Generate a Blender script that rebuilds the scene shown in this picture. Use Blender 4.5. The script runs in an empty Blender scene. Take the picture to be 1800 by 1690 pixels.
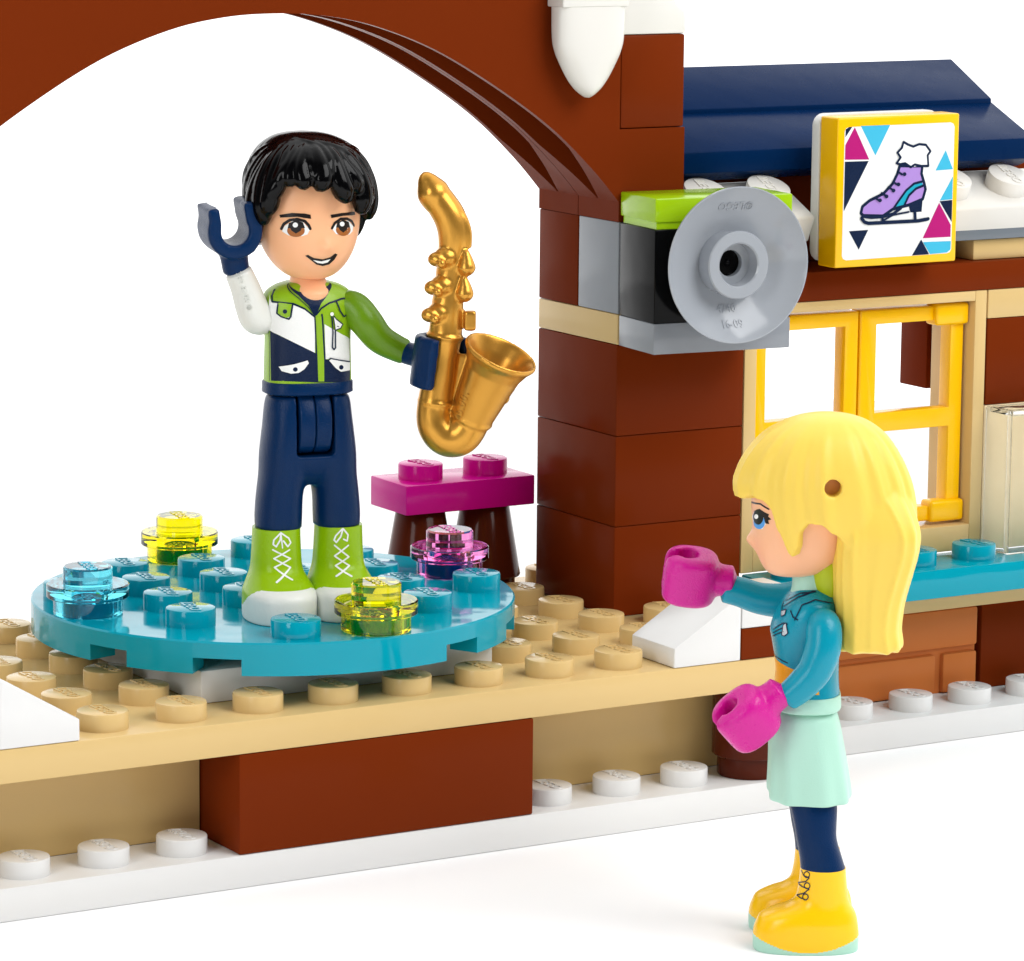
import bpy, bmesh, math, random
from mathutils import Vector, Matrix
from mathutils.bvhtree import BVHTree
from mathutils.geometry import delaunay_2d_cdt

# ------------------------------------------------------------------ camera, world, light
# 1 Blender unit = one stud pitch of the toy (8 mm)
S = bpy.context.scene
COL = S.collection
cam = bpy.data.cameras.new("camera")
camo = bpy.data.objects.new("camera", cam)
COL.objects.link(camo)
S.camera = camo
cam.sensor_width = 36.0
cam.sensor_fit = 'HORIZONTAL'
cam.lens = 6968.334 / 1800 * 36.0
cam.clip_start = 1.0
cam.clip_end = 5000
R_ = Vector((0.8588335, -0.5121635, 0.0))
yaw, pitch, roll = 0.5378274, 0.1688571, 0.0097187
fwd = Vector((math.sin(yaw) * math.cos(pitch), math.cos(yaw) * math.cos(pitch), -math.sin(pitch)))
rgt = Vector((math.cos(yaw), -math.sin(yaw), 0))
upv = rgt.cross(fwd)
r2 = math.cos(roll) * rgt + math.sin(roll) * upv
u2 = -math.sin(roll) * rgt + math.cos(roll) * upv
m = Matrix((r2, u2, -fwd)).transposed().to_4x4()
m.translation = Vector((-20.234359, -40.035040, 12.491250))
camo.matrix_world = m

W = bpy.data.worlds.new("World")
S.world = W
W.use_nodes = True
nt = W.node_tree
nt.nodes.clear()
tc = nt.nodes.new('ShaderNodeTexCoord')
dot = nt.nodes.new('ShaderNodeVectorMath'); dot.operation = 'DOT_PRODUCT'
dot.inputs[1].default_value = (0.50, 0.85, 0.16)
nt.links.new(tc.outputs['Generated'], dot.inputs[0])
mr = nt.nodes.new('ShaderNodeMapRange'); mr.interpolation_type = 'SMOOTHSTEP'
mr.inputs['From Min'].default_value = -0.45
mr.inputs['From Max'].default_value = 0.45
mr.inputs['To Min'].default_value = 0.10
mr.inputs['To Max'].default_value = 1.66
nt.links.new(dot.outputs['Value'], mr.inputs['Value'])
bg = nt.nodes.new('ShaderNodeBackground')
bg.inputs['Color'].default_value = (1, 1, 1, 1)
nt.links.new(mr.outputs['Result'], bg.inputs['Strength'])
wo = nt.nodes.new('ShaderNodeOutputWorld')
nt.links.new(bg.outputs[0], wo.inputs['Surface'])


def area(name, loc, target, sx, sy, power, color=(1, 1, 1)):
    l = bpy.data.lights.new(name, 'AREA')
    l.shape = 'RECTANGLE'; l.size = sx; l.size_y = sy
    l.energy = power; l.color = color
    o = bpy.data.objects.new(name, l)
    COL.objects.link(o)
    o.location = loc
    o.rotation_euler = (Vector(target) - Vector(loc)).to_track_quat('-Z', 'Y').to_euler()
    return o


area("key_softbox", (16, -24, 30), (5, 0, 3), 24, 24, 11000)
area("fill_softbox", (-26, -14, 16), (3, 1, 4), 10, 20, 3600)

S.render.engine = 'CYCLES'
S.view_settings.view_transform = 'Standard'
S.view_settings.look = 'None'
S.view_settings.exposure = 0.0
S.view_settings.gamma = 1.0
S.cycles.use_denoising = True
S.cycles.max_bounces = 14
S.cycles.transmission_bounces = 12
S.cycles.transparent_max_bounces = 12
S.cycles.sample_clamp_indirect = 6.0


# ------------------------------------------------------------------ materials
def lin(c):
    c /= 255.0
    return c / 12.92 if c <= 0.04045 else ((c + 0.055) / 1.055) ** 2.4


def rgb(r, g, b):
    return (lin(r), lin(g), lin(b), 1.0)


def plastic(name, col, rough=0.2, spec=0.4, wav=0.012, grain=0.0, sss=0.0, metal=0.0):
    mt = bpy.data.materials.new(name)
    mt.use_nodes = True
    t = mt.node_tree
    b = t.nodes['Principled BSDF']
    b.inputs['Base Color'].default_value = rgb(*col)
    b.inputs['Roughness'].default_value = rough
    b.inputs['Specular IOR Level'].default_value = spec
    b.inputs['Metallic'].default_value = metal
    if sss:
        b.inputs['Subsurface Weight'].default_value = sss
        b.inputs['Subsurface Radius'].default_value = (1, 0.6, 0.4)
        b.inputs['Subsurface Scale'].default_value = 0.08
    co = t.nodes.new('ShaderNodeTexCoord')
    n1 = t.nodes.new('ShaderNodeTexNoise')
    n1.inputs['Scale'].default_value = 1.7
    n1.inputs['Detail'].default_value = 1.0
    t.links.new(co.outputs['Object'], n1.inputs['Vector'])
    b1 = t.nodes.new('ShaderNodeBump')
    b1.inputs['Strength'].default_value = 1.0
    b1.inputs['Distance'].default_value = wav
    t.links.new(n1.outputs['Fac'], b1.inputs['Height'])
    last = b1
    if grain:
        n2 = t.nodes.new('ShaderNodeTexNoise')
        n2.inputs['Scale'].default_value = 55
        n2.inputs['Detail'].default_value = 2
        t.links.new(co.outputs['Object'], n2.inputs['Vector'])
        b2 = t.nodes.new('ShaderNodeBump')
        b2.inputs['Distance'].default_value = grain
        t.links.new(n2.outputs['Fac'], b2.inputs['Height'])
        t.links.new(b1.outputs[0], b2.inputs['Normal'])
        last = b2
    t.links.new(last.outputs[0], b.inputs['Normal'])
    # slight wear: roughness varies over the surface
    n3 = t.nodes.new('ShaderNodeTexNoise')
    n3.inputs['Scale'].default_value = 5
    n3.inputs['Detail'].default_value = 6
    t.links.new(co.outputs['Object'], n3.inputs['Vector'])
    r3 = t.nodes.new('ShaderNodeMapRange')
    r3.inputs['From Min'].default_value = 0.3
    r3.inputs['From Max'].default_value = 0.7
    r3.inputs['To Min'].default_value = rough * 0.92
    r3.inputs['To Max'].default_value = rough * 1.1
    t.links.new(n3.outputs['Fac'], r3.inputs['Value'])
    t.links.new(r3.outputs[0], b.inputs['Roughness'])
    return mt


def clear(name, col, rough=0.03, ior=1.45):
    mt = bpy.data.materials.new(name)
    mt.use_nodes = True
    b = mt.node_tree.nodes['Principled BSDF']
    b.inputs['Base Color'].default_value = rgb(*col)
    b.inputs['Roughness'].default_value = rough
    b.inputs['Transmission Weight'].default_value = 1.0
    b.inputs['IOR'].default_value = ior
    return mt


M = {
    'floor': plastic('white_sweep', (250, 250, 250), 0.7, 0.0, 0.0),
    'white': plastic('white_plastic', (224, 224, 223), 0.22, 0.3),
    'snow': plastic('snow_white_plastic', (224, 222, 216), 0.24, 0.35),
    'tan': plastic('tan_plastic', (214, 184, 126), 0.18, 0.2),
    'cream': plastic('pale_tan_plastic', (236, 214, 172), 0.2, 0.3),
    'brown': plastic('reddish_brown_plastic', (112, 42, 12), 0.22, 0.025),
    'darkbrown': plastic('dark_brown_plastic', (78, 28, 12), 0.14, 0.12),
    'nougat': plastic('nougat_plastic', (200, 116, 60), 0.22, 0.06),
    'azure': plastic('azure_plastic', (0, 150, 171), 0.08, 0.25),
    'lime': plastic('lime_plastic', (158, 200, 10), 0.16, 0.4),
    'magenta': plastic('magenta_plastic', (196, 10, 132), 0.16, 0.15),
    'yellow': plastic('warm_yellow_plastic', (250, 192, 0), 0.22, 0.35),
    'navy': plastic('dark_blue_plastic', (2, 34, 74), 0.28, 0.03),
    'black': plastic('black_plastic', (5, 5, 6), 0.14, 0.1),
    'grey': plastic('light_grey_plastic', (138, 143, 150), 0.17, 0.3),
    'dishgrey': plastic('dish_grey_plastic', (156, 161, 168), 0.13, 0.4),
    'midgrey': plastic('mid_grey_plastic', (110, 118, 126), 0.25, 0.35),
    'skin': plastic('skin_plastic', (244, 184, 140), 0.34, 0.25, 0.004, 0.0, 0.25),
    'girl_skin': plastic('light_skin_plastic', (238, 180, 140), 0.34, 0.25, 0.004, 0.0, 0.25),  # skin tone of the girl doll
    'hairblack': plastic('black_hair_plastic', (3, 3, 4), 0.13, 0.16, 0.006),
    'blonde': plastic('blonde_hair_plastic', (234, 201, 88), 0.38, 0.25, 0.01, 0.0, 0.15),
    'dollnavy': plastic('navy_trouser_plastic', (2, 39, 80), 0.3, 0.13, 0.004, 0.004),
    'dollwhite': plastic('white_sleeve_plastic', (222, 224, 218), 0.32, 0.35, 0.004, 0.002),
    'dollgreen': plastic('green_sleeve_plastic', (98, 140, 8), 0.3, 0.35, 0.004, 0.003),
    'gold': plastic('pearl_gold_plastic', (204, 148, 58), 0.3, 0.5, 0.006, 0.0, 0.0, 0.75),
    'jacket': plastic('azure_jacket_plastic', (0, 142, 166), 0.25, 0.3, 0.004, 0.002),
    'mitten': plastic('magenta_mitten_plastic', (200, 8, 140), 0.28, 0.4, 0.004, 0.006),
    'mint': plastic('mint_plastic', (172, 216, 198), 0.38, 0.2, 0.004, 0.002),
    'boot': plastic('lime_boot_plastic', (144, 184, 6), 0.26, 0.25, 0.004, 0.001),
    'yboot': plastic('yellow_boot_plastic', (250, 196, 0), 0.24, 0.4, 0.004, 0.001),
    'hair_shade': plastic('shaded_hair_plastic', (170, 186, 20), 0.35, 0.3, 0.004),  # yellow-green colour painted in for the hair's shadowed inside
    # printing inks
    'ink_black': plastic('black_ink', (18, 12, 10), 0.3, 0.3, 0),
    'ink_navy': plastic('navy_ink', (6, 28, 60), 0.3, 0.2, 0.0, 0.004),
    'ink_white': plastic('white_ink', (236, 238, 236), 0.35, 0.4, 0.0, 0.004),
    'ink_lime': plastic('lime_ink', (136, 178, 20), 0.3, 0.4, 0.0, 0.004),
    'ink_brown': plastic('brown_iris_ink', (158, 92, 36), 0.3, 0.3, 0),
    'ink_blue': plastic('blue_iris_ink', (80, 150, 215), 0.3, 0.3, 0),
    'ink_gold': plastic('golden_ink', (240, 160, 10), 0.3, 0.4, 0.0, 0.003),
    'ink_magenta': plastic('magenta_ink', (176, 22, 112), 0.4, 0.15, 0),
    'ink_cyan': plastic('cyan_ink', (60, 178, 212), 0.4, 0.3, 0),
    'ink_lilac': plastic('lilac_ink', (166, 132, 204), 0.4, 0.3, 0),
    'ink_teal': plastic('teal_ink', (10, 160, 185), 0.4, 0.3, 0),
    'ink_silver': plastic('silver_ink', (190, 200, 205), 0.3, 0.5, 0.0, 0.003),
    'c_yellow': clear('clear_yellow', (250, 236, 10)),
    'c_cyan': clear('clear_cyan', (110, 222, 238)),
    'c_pink': clear('clear_pink', (252, 145, 214)),
    'c_clear': clear('clear_plastic', (250, 251, 251), 0.03, 1.12),
}

# ------------------------------------------------------------------ mesh helpers


def finish(bm, name, mats, parent=None, smooth=40, loc=None):
    bmesh.ops.recalc_face_normals(bm, faces=bm.faces)
    me = bpy.data.meshes.new(name)
    bm.to_mesh(me); bm.free()
    return link(me, name, mats, parent, smooth, loc)


def link(me, name, mats, parent=None, smooth=40, loc=None):
    me.name = name
    if not isinstance(mats, (list, tuple)):
        mats = [mats]
    me.materials.clear()
    for k in mats:
        me.materials.append(M[k])
    for p in me.polygons:
        p.use_smooth = True
    if smooth < 180:
        me.set_sharp_from_angle(angle=math.radians(smooth))
    o = bpy.data.objects.new(name, me)
    COL.objects.link(o)
    if parent is not None:
        o.parent = parent
    if loc is not None:
        o.location = loc
    return o


def tag(o, label, cat, group=None, kind=None):
    if label: o['label'] = label
    if cat: o['category'] = cat
    if group: o['group'] = group
    if kind: o['kind'] = kind
    return o


def empty(name, label, cat, loc, rz=0.0, group=None):
    o = bpy.data.objects.new(name, None)
    COL.objects.link(o)
    o.location = loc
    o.rotation_euler = (0, 0, rz)
    o.empty_display_size = 0.2
    return tag(o, label, cat, group)


def add_box(bm, x0, x1, y0, y1, z0, z1, bev=0.02, seg=2):
    r = bmesh.ops.create_cube(bm, size=1.0)
    vs = r['verts']
    for v in vs:
        v.co = Vector((x0 + (v.co.x + .5) * (x1 - x0), y0 + (v.co.y + .5) * (y1 - y0), z0 + (v.co.z + .5) * (z1 - z0)))
    if bev:
        es = list({e for v in vs for e in v.link_edges})
        bmesh.ops.bevel(bm, geom=es, offset=bev, segments=seg, profile=0.5, affect='EDGES')
    return bm


def add_prism(bm, poly, d0, d1, axis='y', bev=0.02, seg=2):
    """poly is a list of 2D points; axis 'y': (x,z) extruded in y; 'x': (y,z) extruded in x; 'z': (x,y) extruded in z"""
    def P(a, b, d):
        return (a, d, b) if axis == 'y' else (d, a, b) if axis == 'x' else (a, b, d)
    A = [bm.verts.new(P(a, b, d0)) for a, b in poly]
    B = [bm.verts.new(P(a, b, d1)) for a, b in poly]
    n = len(poly)
    fs = [bm.faces.new(A), bm.faces.new(B[::-1])]
    for i in range(n):
        fs.append(bm.faces.new((A[i], B[i], B[(i + 1) % n], A[(i + 1) % n])))
    bmesh.ops.recalc_face_normals(bm, faces=fs)
    if bev:
        es = list({e for f in fs for e in f.edges if e.is_valid and e.calc_face_angle(0) > 0.4})
        bmesh.ops.bevel(bm, geom=es, offset=bev, segments=seg, profile=0.5, affect='EDGES')
    return bm


def add_lathe(bm, prof, n=48, mat=None, closed=True):
    """prof: list of (r, z); revolved about z. r=0 ends are collapsed"""
    rings = []
    for r, z in prof:
        if r < 1e-6:
            rings.append([bm.verts.new((0, 0, z))])
        else:
            rings.append([bm.verts.new((r * math.cos(2 * math.pi * i / n), r * math.sin(2 * math.pi * i / n), z)) for i in range(n)])
    new = [v for r in rings for v in r]
    for a, b in zip(rings, rings[1:]):
        for i in range(n):
            j = (i + 1) % n
            if len(a) == 1 and len(b) == 1: continue
            if len(a) == 1: bm.faces.new((a[0], b[i], b[j]))
            elif len(b) == 1: bm.faces.new((a[i], a[j], b[0]))
            else: bm.faces.new((a[i], a[j], b[j], b[i]))
    if mat is not None:
        for v in new: v.co = mat @ v.co
    return bm


def catmull(pts, k):
    """pts list of tuples; returns interpolated list with k sub-steps per span"""
    n = len(pts)
    out = []
    for i in range(n - 1):
        p0 = pts[max(i - 1, 0)]; p1 = pts[i]; p2 = pts[i + 1]; p3 = pts[min(i + 2, n - 1)]
        for s in range(k):
            t = s / k
            out.append(tuple(0.5 * ((2 * b) + (c - a) * t + (2 * a - 5 * b + 4 * c - d) * t * t + (-a + 3 * b - 3 * c + d) * t ** 3)
                             for a, b, c, d in zip(p0, p1, p2, p3)))
    out.append(tuple(pts[-1]))
    return out


def sup(t, p):
    c, s = math.cos(t), math.sin(t)
    return (math.copysign(abs(c) ** (2 / p), c), math.copysign(abs(s) ** (2 / p), s))


def add_loft(bm, secs, n=48, k=4, p=2.2):
    """secs: (z, cx, cy, rx, ry[, power]) from bottom to top"""
    secs = [tuple(s) if len(s) == 6 else tuple(s) + (p,) for s in secs]
    ss = catmull(secs, k) if k > 1 else secs
    rings = []
    for z, cx, cy, rx, ry, pw in ss:
        rx = max(rx, .004); ry = max(ry, .004)
        ring = []
        for i in range(n):
            a, b = sup(2 * math.pi * i / n, max(pw, 1.2))
            ring.append(bm.verts.new((cx + rx * a, cy + ry * b, z)))
        rings.append(ring)
    for a, b in zip(rings, rings[1:]):
        for i in range(n):
            j = (i + 1) % n
            bm.faces.new((a[i], a[j], b[j], b[i]))
    bm.faces.new(rings[0][::-1]); bm.faces.new(rings[-1])
    return bm


def add_tube(bm, pts, n=20, k=6, flat=1.0):
    """pts: (x, y, z, radius)"""
    ps = catmull(pts, k) if k > 1 else [tuple(q) for q in pts]
    V = [Vector(q[:3]) for q in ps]
    T = []
    for i in range(len(V)):
        T.append((V[min(i + 1, len(V) - 1)] - V[max(i - 1, 0)]).normalized())
    ref = Vector((0, 1, 0)) if abs(T[0].y) < .9 else Vector((1, 0, 0))
    N = (ref - ref.dot(T[0]) * T[0]).normalized()
    rings = []
    for i, q in enumerate(ps):
        N = (N - N.dot(T[i]) * T[i]).normalized()
        B = T[i].cross(N)
        rings.append([bm.verts.new(V[i] + q[3] * (math.cos(2 * math.pi * j / n) * N * flat + math.sin(2 * math.pi * j / n) * B)) for j in range(n)])
    for a, b in zip(rings, rings[1:]):
        for i in range(n):
            j = (i + 1) % n
            bm.faces.new((a[i], a[j], b[j], b[i]))
    c0 = bm.verts.new(V[0] - T[0] * ps[0][3] * .45); c1 = bm.verts.new(V[-1] + T[-1] * ps[-1][3] * .45)
    for i in range(n):
        j = (i + 1) % n
        bm.faces.new((rings[0][j], rings[0][i], c0)); bm.faces.new((rings[-1][i], rings[-1][j], c1))
    return bm


def add_ball(bm, c, r, sc=(1, 1, 1), seg=16):
    res = bmesh.ops.create_uvsphere(bm, u_segments=seg, v_segments=seg // 2, radius=r)
    for v in res['verts']:
        v.co = Vector((v.co.x * sc[0] + c[0], v.co.y * sc[1] + c[1], v.co.z * sc[2] + c[2]))
    return bm


def fuse(bm, name, mats, parent=None, voxel=0.025, smooth=2, loc=None, fac=0.5, cut=None):
    """several closed shapes become one continuous moulded surface"""
    bmesh.ops.recalc_face_normals(bm, faces=bm.faces)
    me = bpy.data.meshes.new(name); bm.to_mesh(me); bm.free()
    o = bpy.data.objects.new('tmp', me); COL.objects.link(o)
    md = o.modifiers.new('r', 'REMESH'); md.mode = 'VOXEL'; md.voxel_size = voxel
    co = None
    if cut is not None:
        cm = bpy.data.meshes.new('cut'); cut.to_mesh(cm); cut.free()
        co = bpy.data.objects.new('cut', cm); COL.objects.link(co)
        b = o.modifiers.new('b', 'BOOLEAN'); b.object = co; b.operation = 'DIFFERENCE'; b.solver = 'EXACT'
        md2 = o.modifiers.new('r2', 'REMESH'); md2.mode = 'VOXEL'; md2.voxel_size = voxel
    if smooth:
        s = o.modifiers.new('s', 'SMOOTH'); s.factor = fac; s.iterations = smooth
    dg = bpy.context.evaluated_depsgraph_get(); dg.update()
    me2 = bpy.data.meshes.new_from_object(o.evaluated_get(dg))
    bpy.data.objects.remove(o); bpy.data.meshes.remove(me)
    if co is not None: bpy.data.objects.remove(co)
    return link(me2, name, mats, parent, 180, loc)


def text_mesh(body, size, shear=0.0, extrude=0.006, bold=0.0, spacing=1.0, res=2):
    c = bpy.data.curves.new('t', 'FONT')
    c.body = body; c.size = size; c.align_x = 'CENTER'; c.align_y = 'CENTER'
    c.extrude = extrude; c.shear = shear; c.offset = bold; c.space_character = spacing; c.resolution_u = res
    o = bpy.data.objects.new('t', c); COL.objects.link(o)
    dg = bpy.context.evaluated_depsgraph_get(); dg.update()
    me = bpy.data.meshes.new_from_object(o.evaluated_get(dg))
    bpy.data.objects.remove(o); bpy.data.curves.remove(c)
    return me


STUD = {}
_logo = text_mesh("LEGO", 0.2, 0.25, 0.010, 0.004, 0.95)


def stud_mesh(mat, logo=True, r=0.3, h=0.21, flat=False):
    key = (mat, logo, r, h, flat)
    if key in STUD: return STUD[key]
    bm = bmesh.new()
    b = 0.022
    if flat:   # studs with four short flats, as on the curved plates
        prof = [(r, 0), (r, h - b), (r - b * .3, h - b * .3), (r - b, h), (0, h)]
        add_lathe(bm, prof, 48)
        for v in bm.verts:
            if abs(v.co.x - v.co.y) < .12 and v.co.x < 0:
                pass
    else:
        add_lathe(bm, [(r, 0), (r, h - b), (r - b * .3, h - b * .3), (r - b, h), (0, h)], 48)
    if logo:
        n0 = len(bm.verts)
        bm.from_mesh(_logo)
        bm.verts.ensure_lookup_table()
        rot = Matrix.Rotation(-math.pi / 2, 4, 'Z')
        for v in bm.verts[n0:]:
            v.co = rot @ v.co + Vector((0, 0, h + 0.002))
    bmesh.ops.recalc_face_normals(bm, faces=bm.faces)
    me = bpy.data.meshes.new('stud'); bm.to_mesh(me); bm.free()
    me.materials.append(M[mat])
    for p in me.polygons: p.use_smooth = True
    me.set_sharp_from_angle(angle=math.radians(35))
    STUD[key] = me
    return me


def add_studs(parent, pts, mat, z, **kw):
    me = stud_mesh(mat, **kw)
    for x, y in pts:
        o = bpy.data.objects.new('stud', me)
        COL.objects.link(o)
        o.parent = parent
        o.location = (x, y, z)


G = 0.008


def brick(name, label, cat, x0, x1, y0, y1, z0, z1, mat, studs=(), group=None, bev=0.02, gap=G):
    """a box shaped element whose origin is at its base; studs is a list of world xy"""
    cx, cy = (x0 + x1) / 2, (y0 + y1) / 2
    bm = bmesh.new()
    add_box(bm, x0 - cx + gap, x1 - cx - gap, y0 - cy + gap, y1 - cy - gap, 0.002, z1 - z0 - 0.002, bev)
    o = finish(bm, name, mat, None, 40, (cx, cy, z0))
    tag(o, label, cat, group)
    add_studs(o, [(x - cx, y - cy) for x, y in studs], mat, z1 - z0 - 0.002)
    return o


# ------------------------------------------------------------------ setting
bm = bmesh.new()
bmesh.ops.create_circle(bm, cap_ends=True, segments=96, radius=42)
fl = finish(bm, 'floor', 'floor', None, 180, (0, -2, 0))
tag(fl, None, None, None, 'structure')

# ------------------------------------------------------------------ base plates, low wall
brick('baseplate', 'long white studded plate under the brown and tan stage wall', 'plate', -9, 8, 0, 6, 0, .4, 'white',
      [(x + .5, .5) for x in (-5, -4, -3, -2, -1, 4, 5, 6)])
brick('baseplate', 'white studded plate under the nougat brick wall behind the blonde doll', 'plate', 8.02, 17, 2, 6, 0, .4, 'white',
      [(x + .5, 2.5) for x in range(8, 16)])
brick('brick', 'wide brown brick under the stage edge, flush with the white plate', 'brick', 0, 4, 0, 2, .4, 1.6, 'brown')
brick('wall_panel', 'tan wall panel under the stage, beyond the left end of the wide brown brick', 'wall panel', -9, 0, 1, 2, .4, 1.6, 'tan')
brick('wall_panel', 'tan wall panel under the stage, between the wide brown brick and the round brown brick', 'wall panel', 4, 8, 1, 2, .4, 1.6, 'tan')

rb = empty('round_brick', 'small round brown brick standing on the white plate behind the magenta mitten', 'brick', (7.5, .5, .4))
bm = bmesh.new()
add_lathe(bm, [(0, 0.002), (.41, 0.002), (.42, .02), (.42, .26), (.47, .26), (.49, .28), (.49, 1.18), (.47, 1.198), (0, 1.198)], 48)
finish(bm, 'body', 'darkbrown', rb, 35)

tan_studs = []
for ix in range(-5, 8):
    for iy in range(0, 6):
        x, y = ix + .5, iy + .5
        if 0 <= ix < 4 and 1 <= iy < 5: continue           # under the white plate
        if 7 <= ix and 3 <= iy < 5: continue               # under the pillar
        if (ix, iy) in ((6, 0), (7, 0), (5, 5), (6, 5)): continue
        if ix <= -3 and (iy == 0 or iy > 3): continue
        if 0 <= ix < 4 and iy == 5: continue
        tan_studs.append((x, y))
stage = brick('stage_plate', 'large tan studded plate forming the stage floor', 'plate', -9, 8, 0, 6, 1.6, 2.0, 'tan', tan_studs)


def cheese(name, label, x0, x1, y0, y1, z0, rise_to_right):
    cx, cy = (x0 + x1) / 2, (y0 + y1) / 2
    w = (x1 - x0) / 2 - G
    pr = [(-w, .002), (w, .002), (w, .795), (w - .06, .798), (-w, .25)]
    if not rise_to_right: pr = [(-a, b) for a, b in pr][::-1]
    bm = bmesh.new()
    add_prism(bm, pr, y0 - cy + G, y1 - cy - G, 'y', .018)
    o = finish(bm, name, 'white', None, 30, (cx, cy, z0))
    return tag(o, label, 'slope brick')


cheese('slope_brick', 'white wedge slope at the left end of the stage edge', -3, -2, 0, 1, 2.0, False)
cheese('slope_brick', 'white wedge slope on the stage edge in front of the brown pillar', 6, 7, 0, 1, 2.0, True)
brick('plate', 'small brown plate on the stage edge right of the white wedge slope', 'plate', 7, 8, 0, 1, 2.0, 2.4, 'brown')
brick('tile', 'smooth white tile on top of the small brown plate', 'tile', 7, 8, 0, 1, 2.4, 2.8, 'white')

# ------------------------------------------------------------------ round dance floor
brick('plate', 'square white plate under the round turquoise dance floor', 'plate', 0, 4, 1, 5, 2.0, 2.4, 'white')
DA = -0.177
disc = empty('dance_floor', 'large round turquoise studded plate with notched rim', 'round plate', (2, 3, 2.4), DA)
bm = bmesh.new()
N = 192
RR = 3.0
notch = set()
for q in range(4):
    for c in (-24.5, 0, 24.5):
        pass
prof_out = []
for i in range(N):
    a = 360 * i / N
    low = 0.005
    am = (a % 90)
    for c0, c1 in ((25.5, 36.6), (53.4, 64.5)):
        if c0 <= am < c1: low = 0.2
    prof_out.append(low)
top = [bm.verts.new((( RR - .02) * math.cos(2 * math.pi * i / N), (RR - .02) * math.sin(2 * math.pi * i / N), .4)) for i in range(N)]
rim = [bm.verts.new((RR * math.cos(2 * math.pi * i / N), RR * math.sin(2 * math.pi * i / N), .38)) for i in range(N)]
bot = []; boti = []
for i in range(N):
    lo_a, lo_b = prof_out[i - 1], prof_out[i]
    c, s = math.cos(2 * math.pi * i / N), math.sin(2 * math.pi * i / N)
    vs = []
    for lo in ((lo_a, lo_b) if lo_a != lo_b else (lo_b,)):
        vs.append((bm.verts.new((RR * c, RR * s, lo)), bm.verts.new((RR * .87 * c, RR * .87 * s, lo))))
    bot.append(vs)
deep = [bm.verts.new((RR * .87 * math.cos(2 * math.pi * i / N), RR * .87 * math.sin(2 * math.pi * i / N), .22)) for i in range(N)]
bm.faces.new(top)
bm.faces.new(deep[::-1])
for i in range(N):
    j = (i + 1) % N
    bm.faces.new((rim[i], rim[j], top[j], top[i]))
    a = bot[i][-1]; b = bot[j][0]
    bm.faces.new((a[0], b[0], rim[j], rim[i]))
    bm.faces.new((a[0], a[1], b[1], b[0]))
    bm.faces.new((a[1], deep[i], deep[j], b[1]))
    if len(bot[i]) == 2:
        p, q = bot[i]
        bm.faces.new((p[0], q[0], q[1], p[1]))
finish(bm, 'disc', 'azure', disc, 35)
lights_at = {(-2.5, -.5): 'c_cyan', (-.5, 2.5): 'c_yellow', (2.5, .5): 'c_pink', (.5, -2.5): 'c_yellow'}
dst = [(i / 2, j / 2) for i in range(-5, 6, 2) for j in range(-5, 6, 2) if i * i + j * j < 30]
add_studs(disc, dst, 'azure', .4)

names = {'c_cyan': 'clear cyan round light piece on the left of the turquoise dance floor',
         'c_pink': 'clear pink round light piece in front of the bench legs',
         (-.5, 2.5): 'clear yellow round light piece at the back left of the dance floor',
         (.5, -2.5): 'clear yellow round light piece by the white toe of a lime boot'}
for (u, v), mt in lights_at.items():
    ca, sa = math.cos(DA), math.sin(DA)
    x, y = 2 + u * ca - v * sa, 3 + u * sa + v * ca
    rl = empty('round_light', names.get((u, v), names.get(mt)), 'round plate', (x, y, 2.805), DA, 'clear round light pieces on the dance floor')
    bm = bmesh.new()
    add_lathe(bm, [(.315, 0.0), (.41, 0), (.42, .012), (.42, .2), (.485, .2), (.5, .215), (.5, .355), (.485, .37), (.3, .37),
                   (.3, .56), (.28, .58), (0, .58), ], 48)
    # hollow underside that clips over the stud
    add_lathe(bm, [(.315, 0.0), (.315, .22), (.2, .225), (.2, .34), (0, .34)], 48)
    bmesh.ops.remove_doubles(bm, verts=bm.verts, dist=1e-5)
    n0 = len(bm.verts)
    finish(bm, 'body', mt, rl, 35)
    lm = _logo.copy()
    lg = link(lm, 'stud_emblem', mt, rl, 35, (0, 0, .583))
    lg.rotation_euler = (0, 0, -math.pi / 2)

# ------------------------------------------------------------------ bench
bench = empty('bench', 'magenta studded bench on two brown cone legs behind the dance floor', 'bench', (6, 5.5, 2.0))
bm = bmesh.new()
add_box(bm, -1 + G, 1 - G, -.5 + G, .5 - G, 1.2, 1.598, .018)
seat = finish(bm, 'seat', 'magenta', bench, 40)
me = stud_mesh('magenta')
for x in (-.5, .5):
    o = bpy.data.objects.new('stud', me); COL.objects.link(o); o.parent = seat; o.location = (x, 0, 1.598)
for x in (-.5, .5):
    bm = bmesh.new()
    add_lathe(bm, [(0, .002), (.41, .002), (.42, .02), (.42, .2), (.48, .2), (.49, .22), (.475, .3), (.33, 1.17), (.31, 1.197), (0, 1.197)], 48)
    finish(bm, 'leg', 'darkbrown', bench, 35, (x, 0, 0))

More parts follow.
